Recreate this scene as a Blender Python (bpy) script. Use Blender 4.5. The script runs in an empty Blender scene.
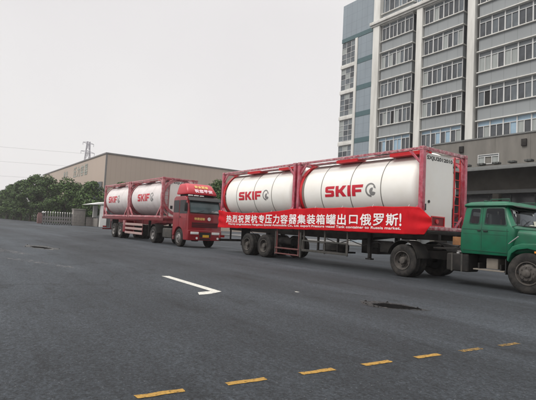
import bpy, bmesh, math, random
from mathutils import Vector, Matrix
from mathutils.geometry import tessellate_polygon

sc = bpy.context.scene
R = math.radians
random.seed(7)

# ------------------------------------------------------------------ camera, sky, sun, exposure
# World grid: +X runs along the parked trucks towards their cabs, +Y away from the viewer, Z up.
F_PX, PITCH, ROLL, CAM_H, HEAD = 456.613, 0.0618, 0.0514, 1.3026, -0.9481
e1 = Vector((math.cos(HEAD), math.sin(HEAD), 0)); e2 = Vector((-e1.y, e1.x, 0))
def to_grid(v): return Vector((v.dot(e1), v.dot(e2), v.z))
fw = Vector((0, math.cos(PITCH), math.sin(PITCH))); up = Vector((0, -math.sin(PITCH), math.cos(PITCH))); rt = Vector((1, 0, 0))
r2 = math.cos(ROLL) * rt + math.sin(ROLL) * up
u2 = -math.sin(ROLL) * rt + math.cos(ROLL) * up
cd = bpy.data.cameras.new('camera'); cam = bpy.data.objects.new('camera', cd); sc.collection.objects.link(cam)
m3 = Matrix((to_grid(r2), to_grid(u2), -to_grid(fw))).transposed()
cam.matrix_world = Matrix.Translation((0, 0, CAM_H)) @ m3.to_4x4()
cd.sensor_width = 36.0; cd.lens = F_PX / 536.0 * 36.0
cd.clip_start = 0.05; cd.clip_end = 4000
sc.camera = cam

SUN_EL, SUN_AZ = 50.0, 188.0          # degrees; azimuth from +Y clockwise, so the sun is behind the viewer
w = bpy.data.worlds.new('World'); sc.world = w; w.use_nodes = True
nt = w.node_tree; nt.nodes.clear()
wo = nt.nodes.new('ShaderNodeOutputWorld'); bg = nt.nodes.new('ShaderNodeBackground')
sky = nt.nodes.new('ShaderNodeTexSky'); sky.sky_type = 'NISHITA'; sky.sun_disc = False
sky.sun_elevation = R(SUN_EL); sky.sun_rotation = R(SUN_AZ); sky.dust_density = 6.0; sky.air_density = 1.0
# an even cloud layer over that sky
tc = nt.nodes.new('ShaderNodeTexCoord'); nz = nt.nodes.new('ShaderNodeTexNoise'); nz.inputs['Scale'].default_value = 1.3
nz.inputs['Detail'].default_value = 3.0
cr = nt.nodes.new('ShaderNodeValToRGB')
cr.color_ramp.elements[0].position = 0.3; cr.color_ramp.elements[0].color = (6.05, 5.83, 5.84, 1)
cr.color_ramp.elements[1].position = 0.7; cr.color_ramp.elements[1].color = (7.0, 6.9, 6.75, 1)
mx = nt.nodes.new('ShaderNodeMixRGB'); mx.inputs['Fac'].default_value = 0.93
nt.links.new(tc.outputs['Generated'], nz.inputs['Vector']); nt.links.new(nz.outputs['Fac'], cr.inputs['Fac'])
# an overcast sky is brighter overhead than low down
sx = nt.nodes.new('ShaderNodeSeparateXYZ'); mr = nt.nodes.new('ShaderNodeMapRange'); mr.interpolation_type = 'SMOOTHSTEP'
mr.inputs['From Min'].default_value = 0.42; mr.inputs['From Max'].default_value = 1.0; mr.inputs['To Min'].default_value = 1.0; mr.inputs['To Max'].default_value = 2.7
ov = nt.nodes.new('ShaderNodeVectorMath'); ov.operation = 'SCALE'
nt.links.new(tc.outputs['Generated'], sx.inputs['Vector']); nt.links.new(sx.outputs['Z'], mr.inputs['Value'])
nt.links.new(cr.outputs['Color'], ov.inputs[0]); nt.links.new(mr.outputs['Result'], ov.inputs['Scale'])
nt.links.new(sky.outputs['Color'], mx.inputs['Color1']); nt.links.new(ov.outputs['Vector'], mx.inputs['Color2'])
nt.links.new(mx.outputs['Color'], bg.inputs['Color']); bg.inputs['Strength'].default_value = 0.1
nt.links.new(bg.outputs['Background'], wo.inputs['Surface'])

sd = bpy.data.lights.new('sun', 'SUN'); sd.energy = 1.5; sd.angle = R(28); sd.color = (1.0, 0.97, 0.93)
so = bpy.data.objects.new('sun', sd); sc.collection.objects.link(so)
az, el = R(SUN_AZ), R(SUN_EL)
sdir = Vector((math.sin(az) * math.cos(el), math.cos(az) * math.cos(el), math.sin(el)))
so.rotation_euler = sdir.to_track_quat('Z', 'Y').to_euler(); so.location = (0, 0, 60)

sc.view_settings.view_transform = 'Standard'; sc.view_settings.look = 'None'
sc.view_settings.exposure = 0.45; sc.view_settings.gamma = 1.0; sc.view_settings.use_curve_mapping = False
sc.render.engine = 'CYCLES'
sc.cycles.use_denoising = True
sc.cycles.max_bounces = 6; sc.cycles.volume_bounces = 2; sc.cycles.transparent_max_bounces = 8

# ------------------------------------------------------------------ materials
def mat(name, col, rough=0.6, metal=0.0, var=0.12, scale=4.0, bump=0.0, bscale=30.0, stretch=(1, 1, 1), dirt=None, dirt_amt=0.0,
        dirt_scale=1.5, spec=0.5, coat=0.0, joints=None, emit=None):
    m = bpy.data.materials.new(name); m.use_nodes = True
    n = m.node_tree.nodes; l = m.node_tree.links
    b = n['Principled BSDF']
    b.inputs['Roughness'].default_value = rough; b.inputs['Metallic'].default_value = metal
    b.inputs['Specular IOR Level'].default_value = spec; b.inputs['Coat Weight'].default_value = coat
    t = n.new('ShaderNodeTexCoord'); mp = n.new('ShaderNodeMapping'); mp.inputs['Scale'].default_value = stretch
    l.new(t.outputs['Object'], mp.inputs['Vector'])
    a = n.new('ShaderNodeTexNoise'); a.inputs['Scale'].default_value = scale; a.inputs['Detail'].default_value = 5.0
    l.new(mp.outputs['Vector'], a.inputs['Vector'])
    r = n.new('ShaderNodeValToRGB'); e = r.color_ramp.elements
    e[0].position = 0.28; e[1].position = 0.72
    e[0].color = tuple(max(0, c * (1 - var)) for c in col) + (1,); e[1].color = tuple(min(1, c * (1 + var)) for c in col) + (1,)
    l.new(a.outputs['Fac'], r.inputs['Fac']); out = r.outputs['Color']
    if dirt:
        d = n.new('ShaderNodeTexNoise'); d.inputs['Scale'].default_value = dirt_scale; d.inputs['Detail'].default_value = 7.0
        d.inputs['Roughness'].default_value = 0.65
        l.new(mp.outputs['Vector'], d.inputs['Vector'])
        dr = n.new('ShaderNodeValToRGB'); dr.color_ramp.elements[0].position = 0.42; dr.color_ramp.elements[1].position = 0.68
        dr.color_ramp.elements[1].color = (dirt_amt,) * 3 + (1,)
        l.new(d.outputs['Fac'], dr.inputs['Fac'])
        x = n.new('ShaderNodeMixRGB'); l.new(dr.outputs['Color'], x.inputs['Fac']); l.new(out, x.inputs['Color1'])
        x.inputs['Color2'].default_value = tuple(dirt) + (1,); out = x.outputs['Color']
    if joints:                                    # (axis, spacing, width, darkening) lines between cladding panels
        sp = n.new('ShaderNodeSeparateXYZ'); l.new(t.outputs['Object'], sp.inputs['Vector'])
        for ax, step, wd, dk in joints:
            mo = n.new('ShaderNodeMath'); mo.operation = 'PINGPONG'; mo.inputs[1].default_value = step / 2
            l.new(sp.outputs[ax], mo.inputs[0])
            lt = n.new('ShaderNodeMath'); lt.operation = 'LESS_THAN'; lt.inputs[1].default_value = wd / 2
            l.new(mo.outputs[0], lt.inputs[0])
            ml = n.new('ShaderNodeMath'); ml.operation = 'MULTIPLY'; ml.inputs[1].default_value = dk; l.new(lt.outputs[0], ml.inputs[0])
            x = n.new('ShaderNodeMixRGB'); l.new(ml.outputs[0], x.inputs['Fac']); l.new(out, x.inputs['Color1'])
            x.inputs['Color2'].default_value = tuple(c * 0.3 for c in col) + (1,); out = x.outputs['Color']
    l.new(out, b.inputs['Base Color'])
    if bump:
        bn = n.new('ShaderNodeTexNoise'); bn.inputs['Scale'].default_value = bscale; bn.inputs['Detail'].default_value = 4
        l.new(mp.outputs['Vector'], bn.inputs['Vector'])
        bu = n.new('ShaderNodeBump'); bu.inputs['Strength'].default_value = bump; bu.inputs['Distance'].default_value = 0.05
        l.new(bn.outputs['Fac'], bu.inputs['Height']); l.new(bu.outputs['Normal'], b.inputs['Normal'])
    return m

def asphalt():
    m = bpy.data.materials.new('asphalt'); m.use_nodes = True
    n = m.node_tree.nodes; l = m.node_tree.links; b = n['Principled BSDF']; b.inputs['Roughness'].default_value = 0.78
    b.inputs['Specular IOR Level'].default_value = 0.32
    t = n.new('ShaderNodeTexCoord')
    def noise(scale, st=(1, 1, 1), detail=4, rough=0.55):
        mp = n.new('ShaderNodeMapping'); mp.inputs['Scale'].default_value = st; l.new(t.outputs['Object'], mp.inputs['Vector'])
        a = n.new('ShaderNodeTexNoise'); a.inputs['Scale'].default_value = scale; a.inputs['Detail'].default_value = detail
        a.inputs['Roughness'].default_value = rough; l.new(mp.outputs['Vector'], a.inputs['Vector']); return a.outputs['Fac']
    def ramp(f, p0, c0, p1, c1):
        r = n.new('ShaderNodeValToRGB'); e = r.color_ramp.elements; e[0].position, e[1].position = p0, p1
        e[0].color = tuple(c0) + (1,); e[1].color = tuple(c1) + (1,); l.new(f, r.inputs['Fac']); return r.outputs['Color']
    def mul(a, c, f=1.0):
        x = n.new('ShaderNodeMixRGB'); x.blend_type = 'MULTIPLY'; x.inputs['Fac'].default_value = f
        l.new(a, x.inputs['Color1']); l.new(c, x.inputs['Color2']); return x.outputs['Color']
    base = ramp(noise(0.35, detail=6), 0.3, (0.0215, 0.0258, 0.0305), 0.7, (0.033, 0.039, 0.0455))
    c = mul(base, ramp(noise(1.0, (0.05, 0.9, 1), 6), 0.35, (0.76,) * 3, 0.65, (1.20,) * 3))       # wear along the driving direction
    c = mul(c, ramp(noise(38, detail=3, rough=0.7), 0.32, (0.42,) * 3, 0.68, (1.75,) * 3))            # aggregate
    c = mul(c, ramp(noise(17, detail=4, rough=0.75), 0.36, (0.60,) * 3, 0.64, (1.45,) * 3))
    c = mul(c, ramp(noise(6, detail=5), 0.35, (0.86,) * 3, 0.65, (1.12,) * 3))
    v = n.new('ShaderNodeTexVoronoi'); v.inputs['Scale'].default_value = 55; l.new(t.outputs['Object'], v.inputs['Vector'])
    sp = ramp(v.outputs['Distance'], 0.10, (0.30, 0.30, 0.29), 0.24, (0, 0, 0))                    # pale stones
    sel = ramp(noise(24, detail=1), 0.60, (0, 0, 0), 0.66, (1, 1, 1))
    s2 = mul(sp, sel)
    x = n.new('ShaderNodeMixRGB'); x.blend_type = 'ADD'; x.inputs['Fac'].default_value = 0.75; l.new(c, x.inputs['Color1']); l.new(s2, x.inputs['Color2'])
    # old oil drips, darker repair areas and paler dusty lanes
    c_ = mul(x.outputs['Color'], ramp(noise(0.9, (0.6, 1.4, 1), 7, 0.7), 0.34, (0.55,) * 3, 0.46, (1,) * 3))
    c_ = mul(c_, ramp(noise(0.16, (0.35, 1.6, 1), 5, 0.5), 0.40, (0.74,) * 3, 0.60, (1.30,) * 3))
    # fine cracks
    v2 = n.new('ShaderNodeTexVoronoi'); v2.feature = 'DISTANCE_TO_EDGE'; v2.inputs['Scale'].default_value = 0.16
    mpx = n.new('ShaderNodeMapping'); l.new(t.outputs['Object'], mpx.inputs['Vector'])
    dn = n.new('ShaderNodeTexNoise'); dn.inputs['Scale'].default_value = 0.8; dn.inputs['Detail'].default_value = 5; l.new(t.outputs['Object'], dn.inputs['Vector'])
    ad = n.new('ShaderNodeMixRGB'); ad.blend_type = 'ADD'; ad.inputs['Fac'].default_value = 1.6
    l.new(mpx.outputs['Vector'], ad.inputs['Color1']); l.new(dn.outputs['Color'], ad.inputs['Color2']); l.new(ad.outputs['Color'], v2.inputs['Vector'])
    cc = ramp(v2.outputs['Distance'], 0.0, (0.5,) * 3, 0.005, (1,) * 3)
    c = mul(c_, cc)
    l.new(c, b.inputs['Base Color'])
    bu = n.new('ShaderNodeBump'); bu.inputs['Strength'].default_value = 1.0; bu.inputs['Distance'].default_value = 0.022
    l.new(noise(32, detail=4, rough=0.75), bu.inputs['Height']); l.new(bu.outputs['Normal'], b.inputs['Normal'])
    return m

def leaf_mat(name, c0, c1):
    m = bpy.data.materials.new(name); m.use_nodes = True
    n = m.node_tree.nodes; l = m.node_tree.links; b = n['Principled BSDF']; b.inputs['Roughness'].default_value = 0.6
    b.inputs['Specular IOR Level'].default_value = 0.25
    g = n.new('ShaderNodeNewGeometry'); r = n.new('ShaderNodeValToRGB'); e = r.color_ramp.elements
    e[0].color = tuple(c0) + (1,); e[1].color = tuple(c1) + (1,)
    l.new(g.outputs['Random Per Island'], r.inputs['Fac']); l.new(r.outputs['Color'], b.inputs['Base Color'])
    return m

def worn(name, col, thr=0.48, scale=9.0, rough=0.75):
    """paint or dust lying on the road with bits worn away"""
    m = bpy.data.materials.new(name); m.use_nodes = True
    n = m.node_tree.nodes; l = m.node_tree.links; b = n['Principled BSDF']; b.inputs['Roughness'].default_value = rough
    t = n.new('ShaderNodeTexCoord'); a = n.new('ShaderNodeTexNoise'); a.inputs['Scale'].default_value = scale
    a.inputs['Detail'].default_value = 8; a.inputs['Roughness'].default_value = 0.72; l.new(t.outputs['Object'], a.inputs['Vector'])
    r = n.new('ShaderNodeValToRGB'); r.color_ramp.elements[0].position = thr - 0.09; r.color_ramp.elements[1].position = thr + 0.09
    l.new(a.outputs['Fac'], r.inputs['Fac']); l.new(r.outputs['Color'], b.inputs['Alpha'])
    c = n.new('ShaderNodeTexNoise'); c.inputs['Scale'].default_value = 40; l.new(t.outputs['Object'], c.inputs['Vector'])
    r2_ = n.new('ShaderNodeValToRGB'); r2_.color_ramp.elements[0].position = 0.3; r2_.color_ramp.elements[1].position = 0.7
    r2_.color_ramp.elements[0].color = tuple(x * 0.7 for x in col) + (1,); r2_.color_ramp.elements[1].color = tuple(min(1, x * 1.15) for x in col) + (1,)
    l.new(c.outputs['Fac'], r2_.inputs['Fac']); l.new(r2_.outputs['Color'], b.inputs['Base Color'])
    return m

def clear_glass(name, tint, refl):
    m = bpy.data.materials.new(name); m.use_nodes = True; n = m.node_tree.nodes; l = m.node_tree.links; n.remove(n['Principled BSDF'])
    t = n.new('ShaderNodeBsdfTransparent'); t.inputs['Color'].default_value = tuple(tint) + (1,)
    g = n.new('ShaderNodeBsdfGlossy'); g.inputs['Roughness'].default_value = 0.06; g.inputs['Color'].default_value = (.85, .92, 1, 1)
    lw = n.new('ShaderNodeLayerWeight'); lw.inputs['Blend'].default_value = refl
    x = n.new('ShaderNodeMixShader'); l.new(lw.outputs['Fresnel'], x.inputs['Fac']); l.new(t.outputs['BSDF'], x.inputs[1]); l.new(g.outputs['BSDF'], x.inputs[2])
    l.new(x.outputs['Shader'], n['Material Output'].inputs['Surface']); return m

DUST = (0.10, 0.085, 0.07)
M = dict(
    asphalt=asphalt(),
    tank=mat('tank_white', (0.80, 0.785, 0.74), 0.55, spec=0.3, var=0.03, scale=1.2, dirt=(0.68, 0.64, 0.56), dirt_amt=0.3, coat=0.0),
    tank_far=mat('tank_dusty_white', (0.68, 0.64, 0.63), 0.55, spec=0.3, var=0.04, scale=1.2, dirt=(0.50, 0.44, 0.42), dirt_amt=0.4),
    seam=mat('seam_strap', (0.16, 0.15, 0.135), 0.5),
    film=mat('film_wrapped_red', (0.34, 0.022, 0.048), 0.35, var=0.2, scale=3, dirt=(0.46, 0.17, 0.21), dirt_amt=0.7, dirt_scale=7, stretch=(1, 1, 0.5), coat=0.6, bump=0.5, bscale=14),
    film_pale=mat('film_wrapped_rail', (0.32, 0.05, 0.075), 0.35, var=0.2, scale=3, dirt=(0.54, 0.38, 0.37), dirt_amt=0.9, dirt_scale=7, coat=0.6, bump=0.6, bscale=14),
    frame_far=mat('frame_pink_red', (0.34, 0.07, 0.085), 0.4, var=0.15, scale=3, dirt=(0.52, 0.31, 0.31), dirt_amt=0.75, dirt_scale=4, coat=0.3),
    red=mat('red_paint', (0.52, 0.012, 0.018), 0.4, var=0.1, coat=0.2),
    darkred=mat('dark_red_recess', (0.16, 0.006, 0.010), 0.55),
    logo_red=mat('logo_red', (0.50, 0.008, 0.025), 0.4, var=0.05),
    logo_grey=mat('logo_grey', (0.20, 0.195, 0.19), 0.45, var=0.05),
    black=mat('black_lettering', (0.02, 0.02, 0.022), 0.5),
    banner=mat('banner_cloth', (0.47, 0.004, 0.010), 0.75, spec=0.2, var=0.12, scale=2.5, bump=0.25, bscale=7, stretch=(1, 1, 0.6)),
    letter=mat('banner_white_lettering', (0.80, 0.74, 0.73), 0.6, var=0.04),
    panel=mat('end_panel_white', (0.74, 0.73, 0.69), 0.38, var=0.04, scale=1.5, dirt=(0.55, 0.5, 0.42), dirt_amt=0.3, coat=0.2),
    tyre=mat('tyre_rubber', (0.020, 0.0195, 0.019), 0.9, spec=0.2, var=0.25, scale=9, dirt=(0.058, 0.052, 0.046), dirt_amt=0.75, dirt_scale=4, bump=0.2, bscale=40),
    rim=mat('dusty_rim', (0.050, 0.044, 0.039), 0.75, var=0.25, scale=12, dirt=(0.09, 0.08, 0.07), dirt_amt=0.7, dirt_scale=6),
    rim_pale=mat('grey_rim', (0.20, 0.19, 0.185), 0.6, var=0.2, scale=12, dirt=DUST, dirt_amt=0.6, dirt_scale=6),
    hole=mat('dark_opening', (0.008, 0.008, 0.008), 0.9),
    chassis=mat('chassis_black', (0.011, 0.0105, 0.010), 0.75, spec=0.25, var=0.3, scale=5, dirt=(0.036, 0.031, 0.027), dirt_amt=0.7, dirt_scale=3),
    deck=mat('trailer_dark_paint', (0.014, 0.0125, 0.012), 0.7, spec=0.25, var=0.3, scale=3, dirt=(0.034, 0.030, 0.026), dirt_amt=0.7),
    guard_red=mat('faded_red_rail', (0.12, 0.030, 0.028), 0.6, var=0.2, dirt=(0.08, 0.055, 0.05), dirt_amt=0.8, dirt_scale=5),
    guard_grey=mat('dusty_grey_rail', (0.030, 0.030, 0.026), 0.7, var=0.2, dirt=(0.06, 0.05, 0.042), dirt_amt=0.7, dirt_scale=4),
    green=mat('green_paint', (0.004, 0.112, 0.055), 0.42, spec=0.35, var=0.10, scale=2, dirt=(0.015, 0.052, 0.034), dirt_amt=0.6, dirt_scale=2.2, coat=0.08),
    greend=mat('green_dark_trim', (0.006, 0.060, 0.034), 0.5),
    rubber=mat('black_rubber', (0.012, 0.012, 0.012), 0.6),
    glass_d=mat('dark_glass', (0.008, 0.009, 0.010), 0.12, var=0.2, spec=0.22),
    glass_ws=mat('windscreen_glass', (0.075, 0.095, 0.125), 0.10, var=0.35, scale=2.5, spec=0.6),
    glass_t=mat('teal_windscreen', (0.060, 0.095, 0.100), 0.10, var=0.25, scale=2, spec=0.55),
    glass_clear=clear_glass('window_glass', (0.62, 0.68, 0.68), 0.28), interior=mat('cab_interior', (0.05, 0.052, 0.05), 0.8), seat_cloth=mat('seat_cloth', (0.06, 0.055, 0.055), 0.9),
    paper=mat('paper', (0.68, 0.66, 0.55), 0.8), sticker=mat('white_sticker', (0.75, 0.77, 0.76), 0.6),
    steel=mat('galvanised', (0.42, 0.42, 0.41), 0.45, metal=0.5, var=0.15), lamp=mat('lamp_lens', (0.72, 0.72, 0.70), 0.15, var=0.1, coat=0.5),
    amber=mat('amber_lens', (0.60, 0.22, 0.03), 0.25), taillamp=mat('red_lens', (0.4, 0.02, 0.02), 0.25),
    rust=mat('rusty_box', (0.23, 0.105, 0.04), 0.85, var=0.35, scale=6),
    wood=mat('dusty_step', (0.17, 0.15, 0.125), 0.8, var=0.2),
    red_truck=mat('red_truck_paint', (0.22, 0.005, 0.010), 0.35, var=0.08, scale=2, dirt=(0.11, 0.012, 0.015), dirt_amt=0.5, coat=0.3),
    red_dark=mat('dusty_red_paint', (0.15, 0.008, 0.012), 0.5, var=0.15, scale=3, dirt=(0.06, 0.02, 0.02), dirt_amt=0.6),
    fair=mat('fairing_red', (0.42, 0.010, 0.022), 0.42, var=0.06, coat=0.2),
    yellow=mat('yellow_lettering', (0.72, 0.50, 0.16), 0.5), pink=mat('pale_lettering', (0.80, 0.62, 0.66), 0.5),
    plate=mat('yellow_plate', (0.62, 0.36, 0.03), 0.5), board=mat('pale_guard_board', (0.36, 0.26, 0.24), 0.6, var=0.15, dirt=(0.3, 0.15, 0.14), dirt_amt=0.6, dirt_scale=4),
    wall=mat('grey_cladding', (0.245, 0.263, 0.268), 0.5, var=0.08, scale=1.2, dirt=(0.17, 0.18, 0.185), dirt_amt=0.4, dirt_scale=0.6, stretch=(1, 1, 0.3), joints=[(0, 1.2, 0.035, 0.5)]),
    wall_blue=mat('blue_grey_cladding', (0.215, 0.255, 0.285), 0.4, var=0.08, scale=0.8, stretch=(1, 1, 0.3), joints=[(0, 0.9, 0.04, 0.45), (2, 1.15, 0.03, 0.4)]),
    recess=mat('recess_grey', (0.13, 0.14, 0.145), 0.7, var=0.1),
    trim=mat('white_trim', (0.60, 0.595, 0.56), 0.65, var=0.06, scale=2, dirt=(0.36, 0.35, 0.32), dirt_amt=0.6, dirt_scale=1.2, stretch=(1, 1, 0.15)),
    frame_w=mat('window_frame_white', (0.52, 0.525, 0.515), 0.5, var=0.04),
    teal=mat('teal_band', (0.055, 0.105, 0.115), 0.4, var=0.1),
    tan=mat('tan_render', (0.175, 0.165, 0.147), 0.85, var=0.1, scale=1.5, dirt=(0.10, 0.095, 0.085), dirt_amt=0.65, dirt_scale=0.8, stretch=(1, 1, 0.25), joints=[(0, 3.0, 0.04, 0.5)]),
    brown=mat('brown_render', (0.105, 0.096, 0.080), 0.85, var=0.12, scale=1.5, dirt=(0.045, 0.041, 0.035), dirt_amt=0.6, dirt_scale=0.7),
    tiles=mat('grey_canopy_tiles', (0.075, 0.078, 0.073), 0.8, var=0.3, scale=6, joints=[(0, 0.28, 0.08, 0.75)]),
    fascia=mat('grey_fascia', (0.15, 0.155, 0.15), 0.7, var=0.1),
    pane_d=mat('pane_dark', (0.055, 0.061, 0.068), 0.12, var=0.5, scale=0.9, spec=0.5),  # dark, grey and transom panes are paler: sky reflection put into their colour
    pane_m=mat('pane_grey', (0.11, 0.125, 0.137), 0.15, var=0.3, scale=0.9, spec=0.4),
    pane_b=mat('pane_bluish', (0.26, 0.37, 0.46), 0.25, var=0.15, scale=0.7),  # blue of the reflected sky, put into the pane colour
    pane_c=mat('pane_with_curtain', (0.27, 0.29, 0.28), 0.4, var=0.12, scale=2, stretch=(3, 1, 0.2)),
    pane_t=mat('pane_transom', (0.145, 0.165, 0.175), 0.3, var=0.15, scale=1),
    pane_k=mat('pane_open', (0.008, 0.008, 0.009), 0.8),
    shed=mat('tan_metal_cladding', (0.450, 0.365, 0.300), 0.6, var=0.05, scale=0.3, dirt=(0.38, 0.315, 0.26), dirt_amt=0.4, dirt_scale=0.15, stretch=(1, 1, 0.3), joints=[(0, 1.1, 0.12, 0.10), (1, 1.1, 0.12, 0.10)]),
    shed_trim=mat('shed_grey_trim', (0.16, 0.155, 0.15), 0.6), shed_text=mat('faded_green_lettering', (0.30, 0.325, 0.29), 0.7),
    dark_panel=mat('ribbed_dark_grey', (0.085, 0.10, 0.11), 0.6, joints=[(2, 0.4, 0.05, 0.5)]),
    leaf=leaf_mat('camphor_leaves', (0.014, 0.036, 0.007), (0.064, 0.120, 0.018)),
    leaf2=leaf_mat('darker_leaves', (0.011, 0.030, 0.006), (0.048, 0.094, 0.015)),
    bark=mat('bark', (0.075, 0.058, 0.045), 0.9, var=0.3, scale=6, bump=0.5),
    stone=mat('gate_pillar_stone', (0.20, 0.185, 0.168), 0.8, var=0.15, scale=3, joints=[(2, 0.5, 0.03, 0.5)]),
    brickred=mat('gate_motor_red', (0.17, 0.10, 0.095), 0.8, var=0.2), alu=mat('gate_metal', (0.26, 0.25, 0.245), 0.45, metal=0.4, var=0.15),
    white=mat('white_paint', (0.72, 0.71, 0.68), 0.6, var=0.06), dim=mat('dim_glass', (0.08, 0.086, 0.09), 0.2),
    pylon=mat('pylon_steel', (0.34, 0.33, 0.36), 0.6), wire=mat('wire', (0.18, 0.17, 0.18), 0.7),  # pylon grey is lightened: its fading in haze is put into the colour
    mark_w=worn('road_paint_white', (0.52, 0.51, 0.46), 0.37, 14), mark_y2=worn('road_paint_yellow_faded', (0.24, 0.145, 0.035), 0.47, 22), mark_y=worn('road_paint_yellow', (0.31, 0.175, 0.026), 0.37, 22),
    dust=worn('pale_scuff', (0.15, 0.148, 0.15), 0.56, 4), pit=mat('pothole_dark', (0.006, 0.006, 0.006), 1.0, spec=0.03, var=0.5, scale=12, bump=0.6),
    pit_soft=worn('pothole_soft_rim', (0.020, 0.019, 0.018), 0.44, 7), pit_rim=mat('pothole_rim', (0.022, 0.021, 0.020), 1.0, spec=0.1, var=0.4, scale=14, bump=0.5), pit_pale=worn('pothole_pale_rim', (0.13, 0.125, 0.115), 0.52, 4),
    pave=mat('pavement_concrete', (0.13, 0.128, 0.122), 0.85, var=0.1, scale=2, joints=[(0, 1.0, 0.02, 0.5), (1, 1.0, 0.02, 0.5)]),
)

# ------------------------------------------------------------------ mesh helpers
class MB:
    def __init__(s): s.v = []; s.f = []; s.m = []
    def add(s, vs, fs, mi=0):
        o = len(s.v); s.v += [tuple(p) for p in vs]
        for f in fs: s.f.append(tuple(i + o for i in f)); s.m.append(mi)
        return s
    def box(s, x0, x1, y0, y1, z0, z1, mi=0):
        vs = [(x, y, z) for x in (x0, x1) for y in (y0, y1) for z in (z0, z1)]
        return s.add(vs, [(0, 1, 3, 2), (4, 6, 7, 5), (0, 4, 5, 1), (2, 3, 7, 6), (0, 2, 6, 4), (1, 5, 7, 3)], mi)
    def beam(s, p0, p1, wd, ht, mi=0, side=None):
        p0, p1 = Vector(p0), Vector(p1); d = (p1 - p0).normalized()
        a = Vector(side) if side else (Vector((0, 0, 1)).cross(d) if abs(d.z) < 0.95 else Vector((0, 1, 0)))
        a = (a - d * a.dot(d)).normalized(); b = d.cross(a)
        vs = [p + a * wd / 2 * i + b * ht / 2 * j for p in (p0, p1) for i, j in ((-1, -1), (1, -1), (1, 1), (-1, 1))]
        return s.add(vs, [(3, 2, 1, 0), (4, 5, 6, 7), (0, 1, 5, 4), (1, 2, 6, 5), (2, 3, 7, 6), (3, 0, 4, 7)], mi)
    def cyl(s, p0, p1, r, n=12, r1=None, mi=0):
        p0, p1 = Vector(p0), Vector(p1); d = (p1 - p0).normalized(); r1 = r if r1 is None else r1
        a = d.orthogonal().normalized(); b = d.cross(a)
        vs = [p + (a * math.cos(t) + b * math.sin(t)) * q for p, q in ((p0, r), (p1, r1)) for t in [2 * math.pi * k / n for k in range(n)]]
        fs = [(k, (k + 1) % n, n + (k + 1) % n, n + k) for k in range(n)] + [tuple(range(n))[::-1], tuple(range(n, 2 * n))]
        return s.add(vs, fs, mi)
    def tube(s, pts, r, n=8, mi=0):
        for i in range(len(pts) - 1):
            ra, rb = (r[i], r[i + 1]) if isinstance(r, (list, tuple)) else (r, r)
            s.cyl(pts[i], pts[i + 1], ra, n, rb, mi)
        return s
    def prism(s, prof, a0, a1, axis='y', mi=0):
        """closed outline (CCW seen from the near side) pushed along an axis; outline in the other two axes"""
        n = len(prof)
        def P(u, w_, a): return {'y': (u, a, w_), 'x': (a, u, w_), 'z': (u, w_, a)}[axis]
        vs = [P(u, w_, a0) for u, w_ in prof] + [P(u, w_, a1) for u, w_ in prof]
        fs = [tuple(range(n)), tuple(range(2 * n - 1, n - 1, -1))] + [(k, n + k, n + (k + 1) % n, (k + 1) % n) for k in range(n)]
        return s.add(vs, fs, mi)
    def lathe(s, prof, o, axis='y', n=32, mi=0):
        """prof: (radius, offset along axis)"""
        o = Vector(o); vs = []
        for r, t in prof:
            for k in range(n):
                c, q = r * math.cos(2 * math.pi * k / n), r * math.sin(2 * math.pi * k / n)
                vs.append(o + Vector({'y': (c, t, q), 'x': (t, c, q), 'z': (c, q, t)}[axis]))
        fs = [(i * n + k, i * n + (k + 1) % n, (i + 1) * n + (k + 1) % n, (i + 1) * n + k) for i in range(len(prof) - 1) for k in range(n)]
        return s.add(vs, fs, mi)
    def grid(s, fn, nu, nv, mi=0):
        vs = [fn(i / nu, j / nv) for i in range(nu + 1) for j in range(nv + 1)]
        fs = [(i * (nv + 1) + j, (i + 1) * (nv + 1) + j, (i + 1) * (nv + 1) + j + 1, i * (nv + 1) + j + 1) for i in range(nu) for j in range(nv)]
        return s.add(vs, fs, mi)
    def mesh(s, name, mats, bevel=0, seg=2, smooth=35, keep_normals=False):
        me = bpy.data.meshes.new(name); me.from_pydata(s.v, [], s.f); me.update()
        for m in (mats if isinstance(mats, (list, tuple)) else [mats]): me.materials.append(M[m] if isinstance(m, str) else m)
        for p, i in zip(me.polygons, s.m): p.material_index = i
        bm = bmesh.new(); bm.from_mesh(me)
        if not keep_normals: bmesh.ops.recalc_face_normals(bm, faces=bm.faces)
        if bevel:
            ed = [e for e in bm.edges if len(e.link_faces) == 2 and e.calc_face_angle(0) > R(25)]
            bmesh.ops.bevel(bm, geom=ed, offset=bevel, segments=seg, affect='EDGES', profile=0.6, clamp_overlap=True)
        bm.to_mesh(me); bm.free()
        if smooth:
            me.polygons.foreach_set('use_smooth', [True] * len(me.polygons)); me.set_sharp_from_angle(angle=R(smooth))
        return me

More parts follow.
